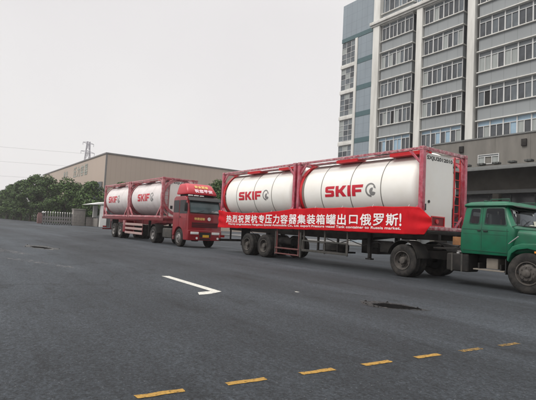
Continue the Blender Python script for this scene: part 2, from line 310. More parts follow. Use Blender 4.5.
COL = sc.collection
def obj(name, me, parent=None, loc=None):
    o = bpy.data.objects.new(name, me); COL.objects.link(o)
    if parent: o.parent = parent
    if loc: o.location = loc
    return o
def tag(o, label=None, cat=None, group=None, kind=None):
    if label: o['label'] = label
    if cat: o['category'] = cat
    if group: o['group'] = group
    if kind: o['kind'] = kind
    return o
def thing(name, label, cat, loc=(0, 0, 0), group=None):
    o = bpy.data.objects.new(name, None); COL.objects.link(o); o.location = loc; o.empty_display_size = 0.3
    return tag(o, label, cat, group)
SPLIT = {'end_beam', 'teal_band', 'rear_mudguard', 'strap', 'top_rail', 'bottom_rail', 'brace', 'end_collar', 'mudflap', 'tail_lamp', 'wiper', 'sticker', 'papers', 'side_guard',
         'guard_bracket', 'ledge', 'spandrel', 'vent_box', 'column', 'canopy_block', 'roof_lamp', 'door_handle', 'tank_strap', 'step_bracket', 'tie', 'chassis_beam', 'side_rail',
         'inner_wing', 'roof_rack', 'corner_fitting', 'air_hose', 'castor', 'mirror_arm', 'reflector', 'guard_end', 'stair_post', 'entrance_frame', 'wing_wall', 'front_axle_spring', 'chassis_frame',
         'deck', 'leaf_spring', 'landing_leg', 'gusset', 'grating', 'side_window', 'bumper_intake', 'cross_arm', 'window_bar', 'sun_visor', 'rung', 'walkway_panel', 'pane_bar'}
def islands(mb):
    par = list(range(len(mb.v)))
    def find(i):
        while par[i] != i: par[i] = par[par[i]]; i = par[i]
        return i
    for f in mb.f:
        a = find(f[0])
        for i in f[1:]: par[find(i)] = a
    groups = {}
    for f, m in zip(mb.f, mb.m): groups.setdefault(find(f[0]), []).append((f, m))
    out = []
    for fs in groups.values():
        ix = {}; q = MB()
        for f, m in fs:
            for i in f:
                if i not in ix: ix[i] = len(q.v); q.v.append(mb.v[i])
            q.f.append(tuple(ix[i] for i in f)); q.m.append(m)
        out.append(q)
    return out
def part(name, mb, mats, parent, **k):
    if name in SPLIT:                                   # every separate piece is a part of its own
        r = None
        for q in islands(mb):
            o = obj(name, q.mesh(name, mats, **k), parent); r = r or o
        return r
    return obj(name, mb.mesh(name, mats, **k), parent)

def text2d(s, size=1.0, bold=0.0, xs=1.0, spacing=1.0):
    """flat lettering as (verts, faces): x to the right, y up, starting at the origin"""
    cu = bpy.data.curves.new('lettering', 'FONT'); cu.body = s; cu.size = size; cu.offset = bold; cu.space_character = spacing
    cu.resolution_u = 4; cu.align_x = 'LEFT'
    o = bpy.data.objects.new('lettering', cu); COL.objects.link(o)
    me = bpy.data.meshes.new_from_object(o.evaluated_get(bpy.context.evaluated_depsgraph_get()))
    vs = [(v.co.x * xs, v.co.y) for v in me.vertices]; fs = [tuple(p.vertices) for p in me.polygons]
    bpy.data.objects.remove(o); bpy.data.curves.remove(cu); bpy.data.meshes.remove(me)
    return vs, fs
def thick(vs, fs, r, depth, place):
    """heavier strokes: the same flat glyphs laid over each other with small shifts, each a hair further out"""
    mb = MB()
    for i, (dx, dz) in enumerate(((0, 0), (-r, 0), (r, 0), (0, -r), (0, r), (-.7 * r, .7 * r), (.7 * r, -.7 * r))):
        mb.add([place(x + dx, z + dz, depth * i) for x, z in vs], fs)
    return mb
def join(a, b):
    a.add(b.v, b.f); return a
def bounds(vs):
    xs = [p[0] for p in vs]; ys = [p[1] for p in vs]; return min(xs), max(xs), min(ys), max(ys)
def fit(vs, x0, x1, y0, y1):
    a, b, c, d = bounds(vs)
    return [(x0 + (p[0] - a) / (b - a) * (x1 - x0), y0 + (p[1] - c) / (d - c) * (y1 - y0)) for p in vs]

# ------------------------------------------------------------------ wheels
_wheels = {}
def wheel(parent, x, y, r, side, kind='rear', rimmat='rim'):
    """side -1: outer face looks towards -Y; the hub's outer face lies at y"""
    key = (r, side, kind, rimmat)
    if key not in _wheels:
        wd = 0.27 * r / 0.51; ri = r * 0.56; t = MB()
        prof = [(ri, 0.02), (ri + 0.03, 0.0), (r * 0.80, -0.012), (r * 0.93, 0.004), (r * 0.985, 0.03)]
        for k in range(4):                                            # tread ribs and grooves
            a = 0.035 + k * (wd - 0.07) / 4; b = a + (wd - 0.07) / 4
            prof += [(r, a + 0.004), (r, b - 0.016), (r - 0.014, b - 0.012), (r - 0.014, b - 0.002)]
        prof += [(r, wd - 0.03), (r * 0.93, wd - 0.004), (r * 0.80, wd + 0.012), (ri + 0.03, wd), (ri, wd - 0.02)]
        t.lathe([(a, -side * b) for a, b in prof], (0, 0, 0), 'y', 40)
        if side: pass
        q = MB()
        if kind == 'rear':
            pr = [(ri + 0.012, 0.0), (ri + 0.012, -0.012), (ri - 0.012, -0.012), (ri - 0.02, 0.03), (ri - 0.05, 0.10), (r * 0.40, 0.13), (r * 0.30, 0.125), (r * 0.23, 0.12),
                  (r * 0.215, 0.02), (r * 0.19, -0.01), (r * 0.10, -0.018), (0.001, -0.018)]; yb, rb = 0.122, r * 0.31
        else:
            pr = [(ri + 0.012, 0.0), (ri + 0.012, -0.012), (ri - 0.012, -0.012), (ri - 0.03, 0.045), (r * 0.44, 0.02), (r * 0.36, -0.03), (r * 0.27, -0.035),
                  (r * 0.20, -0.035), (r * 0.185, -0.075), (r * 0.13, -0.095), (0.001, -0.097)]; yb, rb = -0.036, r * 0.30
        q.lathe([(a, -side * b) for a, b in pr], (0, 0, 0), 'y', 32)
        for k in range(8):
            a = 2 * math.pi * k / 8; px, pz = rb * math.cos(a), rb * math.sin(a)
            q.cyl((px, -side * yb, pz), (px, -side * (yb - 0.028), pz), 0.016, 6)
        for k in range(6):                                            # hand holes
            a = 2 * math.pi * (k + 0.5) / 6; rr = r * 0.45; px, pz = rr * math.cos(a), rr * math.sin(a)
            yy = 0.105 if kind == 'rear' else 0.022
            q.cyl((px, -side * (yy + 0.02), pz), (px, -side * (yy - 0.012), pz), 0.034, 10, mi=1)
        q.lathe([(ri - 0.015, -side * wd * 0.6), (0.001, -side * wd * 0.6)], (0, 0, 0), 'y', 24, mi=1)
        _wheels[key] = (t.mesh('wheel', 'tyre', keep_normals=False), q.mesh('rim', [rimmat, 'hole']))
    a, b = _wheels[key]
    o = obj('wheel', a, parent, (x, y, r)); o.rotation_euler = (0, random.uniform(0, 6.28), 0)
    obj('rim', b, o)
    return o
def axle(parent, x, y0, y1, r, dual, kind, rimmat='rim'):
    wheel(parent, x, y0, r, -1, kind, rimmat); wheel(parent, x, y1, r, 1, kind, rimmat)
    if dual: wheel(parent, x, y0 + 0.32 * r / 0.51, r, -1, kind, rimmat); wheel(parent, x, y1 - 0.32 * r / 0.51, r, 1, kind, rimmat)
    part('axle', MB().cyl((x, y0 + 0.15, r), (x, y1 - 0.15, r), 0.075, 12).cyl((x, (y0 + y1) / 2 - 0.18, r), (x, (y0 + y1) / 2 + 0.18, r), 0.2, 16), 'chassis', parent)

# ------------------------------------------------------------------ the setting: ground, markings
G = 1400
tag(obj('ground', MB().grid(lambda u, v: (-G + 2 * G * u, -G + 2 * G * v, 0), 2, 2).mesh('ground', 'asphalt', smooth=0)), kind='structure')
pv = MB().box(-60, 60, 33.0, 42.5, 0.001, 0.13)
tag(obj('pavement', pv.mesh('pavement', 'pave', bevel=0.02)), kind='structure')

def flat(name, pts, m, z, label, cat, group=None, sub=0):
    me = MB().add([(x, y, z) for x, y in pts], [tuple(range(len(pts)))]).mesh(name, m, smooth=0)
    return tag(obj(name, me), label, cat, group)
def rough_poly(pts, jit, n=5):
    out = []
    for i, p in enumerate(pts):
        q = pts[(i + 1) % len(pts)]
        for k in range(n):
            t = k / n; j = 0 if False else jit
            out.append((p[0] + (q[0] - p[0]) * t + random.uniform(-j, j), p[1] + (q[1] - p[1]) * t + random.uniform(-j, j)))
    return out
arrow = [(-10.66, 4.545), (-8.03, 4.45), (-7.965, 4.15), (-7.68, 4.03), (-7.73, 4.33), (-7.86, 4.66), (-10.63, 4.735)]
flat('road_arrow', [(-10.65, 4.55), (-8.06, 4.50), (-7.97, 4.17), (-7.68, 4.05), (-7.72, 4.30), (-7.94, 4.68), (-10.62, 4.735)], 'mark_w', 0.004,
     'worn white painted line with a hooked end in the middle of the open asphalt', 'road marking')
dash_labels = ['yellow dash cut by the bottom edge, nearest the viewer', 'second yellow dash from the bottom edge of the photo', 'third yellow dash counted from the bottom left',
               'fourth yellow dash counted from the bottom left, in the middle of the row', 'fifth yellow dash counted from the bottom left', 'sixth yellow dash counted from the bottom left', 'faded far yellow dash at the right edge of the photo, last of its row']
for k, lb in enumerate(dash_labels):
    y0 = 1.295 + 0.742 * k; y1 = y0 + 0.375; xa = -3.355 + 0.070 * k
    me = MB().add([(x, y, 0.004) for x, y in rough_poly([(xa - 0.037, y0), (xa + 0.035, y0), (xa + 0.066, y1), (xa - 0.005, y1)], 0.006, 8)], [tuple(range(32))]).mesh('road_dash', 'mark_y2' if k >= 5 else 'mark_y', smooth=0)
    tag(obj('road_dash', me), lb, 'road marking', 'yellow dashes across the asphalt')

def pothole(pts, rimpts, rm, label, depth=0.03):
    c = Vector((sum(p[0] for p in pts) / len(pts), sum(p[1] for p in pts) / len(pts), 0))
    t = thing('pothole', label, 'pothole', c)
    L = lambda q: [(x - c.x, y - c.y) for x, y in q]
    a = L(rough_poly(rimpts, 0.03)); part('rim', MB().add([(x, y, 0.004) for x, y in a], [tuple(range(len(a)))]), rm, t, smooth=0)
    b = L(rough_poly(pts, 0.03)); part('hollow', MB().add([(x, y, 0.008) for x, y in b], [tuple(range(len(b)))]), 'pit', t, smooth=0)
    rb = MB()
    for k in range(16):
        x, y = random.choice(a); s_ = random.uniform(0.012, 0.035)
        rb.add([(x * .9 + dx * s_, y * .9 + dy * s_, 0.008 + dz * s_ * .8) for dx, dy, dz in ((1, 0, 0), (-.5, .9, 0), (-.6, -.8, 0), (0.1, 0, 1))], [(0, 1, 3), (1, 2, 3), (2, 0, 3), (0, 2, 1)])
    part('rubble', rb, 'pit_rim', t, smooth=0)
pothole([(-5.80, 6.66), (-5.58, 6.56), (-5.34, 6.62), (-5.02, 7.05), (-5.08, 7.14), (-5.50, 7.10), (-5.76, 6.90)], [(-6.14, 6.68), (-5.78, 6.40), (-5.38, 6.44), (-4.85, 7.16), (-5.55, 7.24), (-6.02, 7.0)], 'pit_soft',
        'dark broken pothole in the asphalt in front of the green truck')
pothole([(-22.2, 3.35), (-21.3, 3.30), (-20.45, 3.72), (-20.7, 3.92), (-21.6, 3.78)], [(-23.2, 3.3), (-21.6, 3.02), (-19.8, 3.75), (-20.4, 4.25), (-22.6, 3.95)], 'pit_pale',
        'small pothole with a pale dusty rim far out on the left of the road')
for k, (p, lb) in enumerate([([(-16.3, 1.55), (-14.2, 2.30), (-12.5, 3.05), (-13.1, 3.05), (-15.2, 2.35)], 'long pale scuff mark on the left of the road'),
                             ([(-19.5, 1.6), (-17.6, 2.3), (-16.9, 2.75), (-18.4, 2.55), (-20.2, 2.0)], 'short pale scuff mark beyond the long one on the left of the road')]):
    flat('scuff_mark', rough_poly(p, 0.05), 'dust', 0.004, lb, 'road stain')
def chip(x, y, s_):
    return flat('paint_chip', [(x + s_ * math.cos(a) * random.uniform(.6, 1), y + s_ * .7 * math.sin(a) * random.uniform(.6, 1)) for a in [k * 1.047 for k in range(6)]], 'mark_w', 0.004,
         'small white chip of paint on the asphalt between line and pothole', 'paint chip')
chip(-7.46, 6.22, 0.08)

# ------------------------------------------------------------------ tank containers
CL, CW, CH = 6.058, 2.438, 2.591
TR, TZ = 1.18, 1.385
def tank_end(s):                                    # dished end profile (radius, x) from the shell outwards
    return [(TR, 0), (TR * 0.985, 0.06), (TR * 0.93, 0.135), (TR * 0.82, 0.20), (TR * 0.62, 0.26), (TR * 0.36, 0.295), (0.001, 0.31)]
def glyph_polys():
    """heavy block capitals S K I F in a unit box each: list of (outline, dx)"""
    S = [(0, 0), (.80, 0), (.95, .10), (.95, .50), (.84, .60), (.32, .64), (.32, .74), (.95, .74), (1, 1), (.18, 1), (.04, .90), (.04, .50), (.14, .40), (.66, .37), (.66, .26), (0, .26)]
    K = [(0, 0), (.30, 0), (.30, .34), (.42, .36), (.68, 0), (1.06, 0), (.68, .52), (1.06, 1), (.70, 1), (.42, .66), (.30, .66), (.30, 1), (0, 1)]
    I = [(0, 0), (.32, 0), (.32, 1), (0, 1)]
    F = [(0, 0), (.32, 0), (.32, .34), (.86, .34), (.86, .58), (.32, .58), (.32, .74), (.98, .74), (1.02, 1), (0, 1)]
    return [(S, 0), (K, 1.10), (I, 2.26), (F, 2.70)], 3.72
def wrap_mesh(name, polys, m, offset):
    """flat outlines (x, z) cut into strips and bent onto the tank"""
    bm = bmesh.new()
    for pl in polys:
        vv = [bm.verts.new((x, 0, z)) for x, z in pl]
        for tri in tessellate_polygon([[Vector((x, z, 0)) for x, z in pl]]): bm.faces.new([vv[i] for i in tri])
    z = TZ - 0.6
    while z < TZ + 0.6:
        g_ = list(bm.verts) + list(bm.edges) + list(bm.faces)
        bmesh.ops.bisect_plane(bm, geom=g_, plane_co=(0, 0, z), plane_no=(0, 0, 1)); z += 0.05
    for v in bm.verts:
        d = v.co.z - TZ; v.co.y = CW / 2 - math.sqrt(max(0, (TR + offset) ** 2 - d * d))
    bmesh.ops.recalc_face_normals(bm, faces=bm.faces)
    me = bpy.data.meshes.new(name); bm.to_mesh(me); bm.free(); me.materials.append(M[m])
    return me
def arc(cx, cz, r0, r1, a0, a1, n, t0=1.0, t1=1.0):
    out, inn = [], []
    for k in range(n + 1):
        a = a0 + (a1 - a0) * k / n; wd = (r0 - r1) / 2; mid = (r0 + r1) / 2; f = t0 + (t1 - t0) * k / n
        out.append((cx + (mid + wd * f) * math.cos(a), cz + (mid + wd * f) * math.sin(a))); inn.append((cx + (mid - wd * f) * math.cos(a), cz + (mid - wd * f) * math.sin(a)))
    return out + inn[::-1]

def tank_container(label, cx, y, z, front=True, ladder='far', number=True, post='film', rail='film_pale', tankm='tank', lx0=-1.36, lx1=0.58, lh=0.40, lz=1.31,
                   both_collars=False, seamm='seam', group='tank containers on the two trailers'):
    t = thing('tank_container', label, 'tank container', (cx, y, z), group)
    h = CL / 2; xb = 2.56
    tk = MB(); prof = [(r, xb + x) for r, x in tank_end(1)]
    full = [(r, -x) for r, x in prof[::-1]] + [(TR, -xb + (2 * xb) * k / 12) for k in range(1, 12)] + prof
    tk.lathe(full, (0, CW / 2, TZ), 'x', 72)
    tank = part('tank', tk, tankm, t, smooth=50)
    sm = MB()
    for x in (-1.58, -0.05, 1.36):
        sm.lathe([(TR + 0.001, x - 0.018), (TR + 0.006, x - 0.016), (TR + 0.006, x + 0.016), (TR + 0.001, x + 0.018)], (0, CW / 2, TZ), 'x', 72)
    part('strap', sm, seamm, tank)
    mh = MB().lathe([(0.001, 0.09), (0.2, 0.085), (0.26, 0.06), (0.27, 0.0), (0.27, -0.08)], (0.2, CW / 2, TZ + TR), 'z', 20)
    part('manhole_lid', mh, 'steel', tank)
    # printed name and emblem on the flank
    gl, wtot = glyph_polys(); k = (lx1 - lx0) / wtot
    polys = [[(lx0 + (dx + px) * k, lz - lh / 2 + pz * lh) for px, pz in pl] for pl, dx in gl]
    obj('logo_lettering', wrap_mesh('logo_lettering', polys, 'logo_red', 0.006), tank)
    er = lh * 0.60; ex, ez = lx1 + 0.13 + er * 0.88, lz + 0.0
    em = [arc(ex, ez, er, er * 0.74, R(40), R(275), 18, 0.8, 1.1), arc(ex + er * .30, ez - er * .24, er * 0.60, er * 0.02, R(75), R(345), 16, 0.75, 1.0),
          [(ex + er * .62, ez + er * .66), (ex + er * .84, ez + er * .52), (ex + er * .95, ez + er * .16), (ex + er * .70, ez + er * .22), (ex + er * .50, ez + er * .36)]]
    obj('emblem', wrap_mesh('emblem', em, 'logo_grey', 0.006), tank)
    # frame
    pw = 0.15
    for xs in (-1, 1):
        for yy in (0, CW - pw):
            p_ = MB().box(xs * h - (pw if xs > 0 else 0), xs * h + (0 if xs > 0 else pw), yy, yy + pw, 0.118, CH - 0.118)
            c = part('corner_post', p_, post, t, bevel=0.02)
            f = MB()
            for zz in (0, CH - 0.118): f.box(xs * h - (0.175 if xs > 0 else 0.002), xs * h + (0.002 if xs > 0 else 0.175), yy - (0.004 if yy == 0 else 0.012), yy + pw + (0.012 if yy == 0 else 0.004), zz, zz + 0.118)
            part('corner_fitting', f, rail, c, bevel=0.01)
    tr_ = MB(); brl = MB()
    for yy in (0.055, CW - 0.055):
        tr_.beam((-h + .176, yy, CH - 0.06), (h - .176, yy, CH - 0.06), 0.075, 0.085)
        brl.box(-h + .176, h - .176, yy - .045, yy + .045, 0.02, 0.15)
    part('top_rail', tr_, rail, t, bevel=0.012); part('bottom_rail', brl, post, t, bevel=0.01)
    et = MB()
    for xs in (-1, 1):
        et.box(xs * h - 0.06 - 0.045, xs * h - 0.06 + 0.045 + (0.0 if xs > 0 else 0.10), pw + 0.012, CW - pw - 0.012, CH - 0.115, CH - 0.005) if xs > 0 else \
        et.box(-h + 0.01, -h + 0.11, pw + 0.012, CW - pw - 0.012, CH - 0.115, CH - 0.005)
        x0 = (h - 0.115, h - 0.015) if xs > 0 else (-h + 0.015, -h + 0.115)
        et.box(x0[0], x0[1], pw + 0.012, CW - pw - 0.012, 0.01, 0.13)
    part('end_beam', et, rail, t, bevel=0.01)
    br = MB()
    for xs in (-1, 1):
        xa = xs * (h - 0.07)
        for yy, sg in ((pw, 1), (CW - pw, -1)):
            br.beam((xa, yy - .01 * sg, CH - 0.33), (xa, yy + 0.22 * sg, CH - 0.11), 0.022, 0.03)           # end gussets
            br.beam((xa, yy - .01 * sg, 0.50), (xa, yy + 0.40 * sg, 0.12), 0.05, 0.07)
        for yy in (0.06, CW - 0.06):
            br.beam((xs * (h - 0.15), yy, 0.72), (xs * (h - 0.78), yy, 0.14), 0.09, 0.10)                    # side knee braces
            br.beam((xs * (h - 0.15), yy, CH - 0.50), (xs * (h - 0.55), yy, CH - 0.09), 0.06, 0.07)
    part('brace', br, post, t, bevel=0.008)
    cl = MB()
    for xs in ((-1, 1) if both_collars else (-1,)):
        prof_ = [(TR + .012, xs * 2.60), (TR + .016, xs * 2.62), (TR + .016, xs * 2.955), (TR - .10, xs * 2.955), (TR - .10, xs * 2.925), (TR - .02, xs * 2.90), (TR - .02, xs * 2.60)]
        cl.lathe([(TR + .004, xs * 2.74), (TR + .012, xs * 2.75), (TR + .012, xs * 2.95), (TR - .16, xs * 2.955), (TR - .16, xs * 2.93), (TR - .02, xs * 2.90)], (0, CW / 2, TZ), 'x', 64)
    part('end_collar', cl, 'red' if post == 'film' else post, t)
    wk = MB()
    for a, b in ((-1.05, 0.02), (1.50, 2.80)):
        wk.box(a, b, 0.28, 0.74, 2.405, 2.52)
    wp = MB().box(0.03, 1.49, 0.32, 0.70, 2.475, 2.505).box(-2.8, -1.06, 0.32, 0.70, 2.475, 2.505)
    walk = part('walkway_panel', wk, 'red' if post == 'film' else post, t, bevel=0.0); part('grating', wp, rail, walk)
    if front:
        pa, pb = (0.10, 1.76) if ladder == 'far' else (0.56, 2.26)
        ep = MB().box(h - 0.145, h - 0.11, pa, pb, 0.10, 2.42)
        pan = part('end_panel', ep, 'panel', t, bevel=0.03, seg=3)
        by = 0.62 if ladder == 'far' else 1.0
        bx = MB().box(h - 0.112, h - 0.085, by, by + .72, .12, .16).box(h - 0.112, h - 0.085, by, by + .72, .42, .46).box(h - 0.112, h - 0.085, by, by + .04, .16, .42).box(h - 0.112, h - 0.085, by + .68, by + .72, .16, .42)
        bx.box(h - 0.110, h - 0.104, by + .04, by + .68, .16, .42, 1)
        bx.cyl((h - .104, by + .3, .29), (h - .07, by + .3, .29), 0.07, 12, mi=0)
        part('outlet_box', bx, ['red', 'darkred'], pan)
        dy = pa + .08
        part('document_holder', MB().box(h - .112, h - .09, dy, dy + .16, .62, .82), 'black', pan, bevel=0.008)
        part('gauge', MB().cyl((h - .112, dy + .30, .90), (h - .085, dy + .30, .90), .045, 14), 'black', pan)
        if number:
            vs, fs = text2d('SXJU2012010', 1); vs = fit(vs, pa + .24, pb - .05, 2.20, 2.34)
            part('number_lettering', thick(vs, fs, .007, .0004, lambda yy, zz, d: (h - .106 + d, yy, zz)), 'black', pan, smooth=0)
            if ladder == 'far':
                pass
        la, lb = (1.84, 2.16) if ladder == 'far' else (0.20, 0.48)
        ld = MB()
        for yy in (la, lb): ld.box(h - .12, h - .085, yy - .018, yy + .018, 0.14, 2.46)
        for q in range(8): ld.cyl((h - .102, la, .32 + q * .28), (h - .102, lb, .32 + q * .28), .014, 8)
        part('ladder', ld, 'red' if post == 'film' else post, t)
    return t

Z1 = 1.496
FA = -8.530
ca = FA - CL / 2; cb = FA - CL - 0.14 - CL / 2
tank_container('white tank container with the white numbered end panel, directly behind the green truck cab', ca, 11.902, Z1)
tank_container('white tank container at the rear of the green truck, next to the red lorry cab', cb, 11.902, Z1, front=False)
Z2, FB, YB = 1.60, -26.95, 11.20
tank_container('dusty white tank container directly behind the red lorry cab, with a ladder on its end', FB - CL / 2, YB, Z2, ladder='near', post='frame_far', rail='frame_far', tankm='tank_far', lx0=-1.36, lx1=0.86, lh=0.50, lz=1.36,
               both_collars=True, seamm='tank_far')
tank_container('dusty white tank container farthest from the viewer, at the tail of the red lorry', FB - CL - 0.14 - CL / 2, YB, Z2, front=False, post='frame_far', rail='frame_far', tankm='tank_far', lx0=-1.86, lx1=0.26, lh=0.50, lz=1.36,
               both_collars=True, seamm='tank_far')

# ------------------------------------------------------------------ banner along the near side
def lerp(pts, x):
    if x <= pts[0][0]: return pts[0][1]
    for (a, b), (c, d) in zip(pts, pts[1:]):
        if x <= c: return b + (d - b) * (x - a) / (c - a)
    return pts[-1][1]
BT = [(-20.86, 2.13), (-20.2, 2.05), (-18.5, 1.985), (-16.5, 2.02), (-14.65, 2.17), (-13.5, 2.20), (-11.5, 2.20), (-10.2, 2.24), (-8.60, 2.20), (-8.18, 1.90)]
BB = [(-20.86, 1.215), (-19, 1.235), (-16, 1.29), (-12.7, 1.34), (-10, 1.33), (-8.40, 1.345), (-8.18, 1.62)]
YBAN = 11.868
def ban_y(x, z):
    y = YBAN - 0.008 * math.sin(x * 2.1 + z * 1.3) - 0.006 * math.sin(x * 5.3 - z * 3.0)
    k = max(0.0, (x + 9.35) / 1.2)                         # drawn into folds towards the tied end
    q = (x + 20.6) / 1.45; q = abs(q - round(q)) * 1.45; up_ = max(0.0, (z - 1.2))       # creases running down from each tie
    y -= 0.007 * math.sin(q * 26 - up_ * 5) * up_ * max(0.0, 1 - q / .7) + 0.003 * math.sin(x * 17 + z * 9) * math.sin(x * 2.9)
    y -= min(1.0, k) * (0.020 * math.sin((z - 1.80) * 15 / (0.55 + 0.6 * (1.25 - k)) + x * 1.5) + 0.02)
    k2 = max(0.0, (-19.95 - x) / 0.9); y -= k2 * 0.02 * math.sin(z * 16 + x * 3)
    return y
bn = thing('banner', 'long red cloth banner with white Chinese and English lettering tied along the green truck\'s trailer', 'banner', (-14.5, YBAN, 1.2))
off = Vector((-14.5, YBAN, 1.2))
def bfn(u, v):
    x = -20.86 + 12.71 * u; zt, zb = lerp(BT, x), lerp(BB, x)
    zt -= 0.022 * abs(math.sin((x + 20.6) * math.pi / 1.45)); zb += 0.004 * math.sin(x * 5.1 + 1) + 0.003 * math.sin(x * 11.0)
    z = zb + (zt - zb) * v
    return (x - off.x, ban_y(x, z) - off.y, z - off.z)
cloth = part('cloth', MB().grid(bfn, 420, 26), 'banner', bn, smooth=60)
sol = cloth.modifiers.new('thickness', 'SOLIDIFY'); sol.thickness = 0.003; sol.offset = 1.0
CH_TXT = '热烈祝贺杭专压力容器集装箱罐出口俄罗斯!'
cb_ = MB()
for i, ch in enumerate(CH_TXT):
    xc = -19.794 + 0.5657 * i; 
    if ch == '!': xc = -9.27
    vs, fs = text2d(ch, 0.44, 0, 1.20)
    a, b, c, d = bounds(vs); zc = 1.675 + (xc + 19.794) * 0.0107
    hh = 0.36 + 0.0015 * i
    vs = fit(vs, xc - (b - a) / 2, xc + (b - a) / 2, zc - hh / 2, zc + hh / 2) if ch != '口' else fit(vs, xc - .19, xc + .19, zc - .15, zc + .15)
    join(cb_, thick(vs, fs, .0095, .0004, lambda x, z, d: (x - off.x, ban_y(x, z) - 0.012 - d - off.y, z - off.z)))
part('chinese_lettering', cb_, 'letter', bn, smooth=0)
vs, fs = text2d('Warmly congratulations Hangzhou Special Automobile Co., Ltd. export Pressure vessel Tank container to Russia market.', 0.15, 0.0)
a, b, c, d = bounds(vs); vs = fit(vs, -19.86, -9.25, 1.355, 1.355 + 0.115)
eb = thick(vs, fs, .003, .0003, lambda x, z, d: (x - off.x, ban_y(x, z + (x + 19.86) * .0085) - 0.012 - d - off.y, z + (x + 19.86) * 0.0085 - off.z))
part('english_lettering', eb, 'letter', bn, smooth=0)
ties = MB()
for x in (-20.6, -19.15, -17.7, -16.25, -14.8, -13.35, -11.9, -10.45, -9.0):
    ties.tube([(x - off.x, -0.012, lerp(BT, x) - off.z - .02), (x - off.x + .02, 0.02, lerp(BT, x) - off.z + .06)], 0.006, 6)
part('tie', ties, 'letter', bn)

# ------------------------------------------------------------------ trailers
def trailer(label, x0, x1, ynear, ztop, paint, wheels_x, wr, guards, leg_x, rimm, name='flatbed_trailer'):
    t = thing(name, label, 'trailer', (x0, ynear, 0))
    L = x1 - x0; d = MB()
    zt = ztop - 0.004
    for yy in (0.02, 2.32): d.box(0, L, yy, yy + 0.10, zt - 0.17, zt)                               # side rails
    k = 0.0
    while k < L:
        d.box(k, k + 0.09, 0.121, 2.319, zt - 0.12, zt - 0.012); k += (L - 0.09) / 14
    part('deck', d, paint, t, bevel=0.008)
    f = MB()
    for yy in (0.72, 1.58):
        pr = [(0.0, zt - 0.125), (0.0, zt - 0.38), (L - 3.6, zt - 0.46), (L - 2.4, zt - 0.30), (L, zt - 0.30), (L, zt - 0.125)]
        f.prism(pr, yy, yy + 0.14)
    for x in (1.2, 3.0, 5.2, 7.6, L - 1.5): f.box(x, x + .10, 0.861, 1.579, zt - 0.34, zt - 0.16)
    part('chassis_beam', f, paint, t, bevel=0.006)
    for wx in wheels_x:
        axle(t, wx - x0, 0.055, 2.385, wr, True, 'rear', rimm)
    sp = MB()
    for yy in (0.79, 1.65):
        mid = sum(wheels_x) / len(wheels_x) - x0
        for wx in wheels_x:
            a = wx - x0
            for q in range(4): sp.box(a - .55 + q * .06, a + .55 - q * .06, yy - .04, yy + .04, wr + .08 + q * .02, wr + .098 + q * .02)
        sp.box(mid - .1, mid + .1, yy - .06, yy + .06, wr + .05, zt - .40)
    part('leaf_spring', sp, 'chassis', t)
    mg = MB()
    a = min(wheels_x) - x0 - wr - .08
    mg.box(a - .02, a, 0.10, 0.60, 0.42, zt - .2).box(a - .02, a, 1.84, 2.34, 0.42, zt - .2)
    part('mudflap', mg, 'rubber', t)
    lg = MB()
    for yy in (0.42, 1.90):
        lg.box(leg_x - x0 - .07, leg_x - x0 + .07, yy, yy + .14, 0.62, zt - .18).box(leg_x - x0 - .05, leg_x - x0 + .05, yy + .02, yy + .12, .44, .64).box(leg_x - x0 - .12, leg_x - x0 + .12, yy - .02, yy + .16, .39, .44)
    lg.cyl((leg_x - x0, 0.5, .8), (leg_x - x0, 1.95, .8), .025, 8)
    part('landing_leg', lg, 'chassis', t, bevel=0.006)
    for gx0, gx1, gz, gm in guards:
        g_ = MB()
        for z0, z1 in gz: g_.box(gx0 - x0, gx1 - x0, 0.03, 0.06, z0, z1)
        p_ = MB()
        for x in ([gx0 + .06, gx1 - .10] + ([(gx0 + gx1) / 2] if gx1 - gx0 > 2 else [])): p_.box(x - x0, x - x0 + .06, 0.061, 0.10, gz[0][0] - .02, zt - .175)
        gr = part('side_guard', g_, gm, t, bevel=0.004); part('guard_bracket', p_, gm if gm != 'board' else paint, gr)
    tb = MB().box(-0.02, 0.06, 0.10, 2.34, 0.52, 0.64).box(0.0, 0.05, 0.75, .83, 0.64, zt - .30).box(0, .05, 1.62, 1.70, .64, zt - .30)
    bar = part('rear_bumper', tb, paint, t, bevel=0.006)
    part('tail_lamp', MB().box(-0.05, -0.02, 0.14, 0.44, .70, .82).box(-0.05, -.02, 2.0, 2.3, .70, .82), 'taillamp', bar)
    tk = MB().cyl((L * .38, .55, .78), (L * .38 + .9, .55, .78), .17, 16); part('air_tank', tk, 'chassis', t)
    return t
tr1 = trailer('dark dusty flatbed trailer hitched to the green truck, under the two nearest tanks', -20.95, -8.42, 11.905, Z1, 'deck', (-18.19, -16.83), 0.51,
        [(-15.95, -14.32, ((0.24, 0.29), (0.47, 0.53)), 'guard_red'), (-14.16, -11.60, ((0.46, 0.55), (0.86, 0.92)), 'guard_grey')], -10.97, 'rim')
# boxed ends of the rear guard frame and the trailer's hanging hoses, tool box and spare wheel
x0 = -20.95
part('guard_end', MB().box(-14.16 - x0, -14.08 - x0, .03, .062, .552, .858).box(-11.70 - x0, -11.60 - x0, .03, .062, .552, .858).box(-14.30 - x0, -14.22 - x0, .04, .10, .2, 1.2).box(-15.97 - x0, -15.90 - x0, .04, .10, .2, 1.2), 'guard_grey', tr1)
part('spare_wheel_rack', MB().box(-13.6 - x0, -12.4 - x0, .35, 1.3, .50, .56).box(-13.6 - x0, -13.52 - x0, .36, .42, .56, 1.1).box(-12.5 - x0, -12.42 - x0, .36, .42, .56, 1.1), 'deck', tr1)
part('mudguard', MB().tube([(-18.19 - x0 + .60 * math.cos(a), .20, .51 + .60 * math.sin(a)) for a in [R(d) for d in range(20, 165, 18)]], .012, 6), 'chassis', tr1)
part('valve_box', MB().box(-10.4 - x0, -9.9 - x0, .35, .8, .70, 1.05), 'chassis', tr1, bevel=.02)
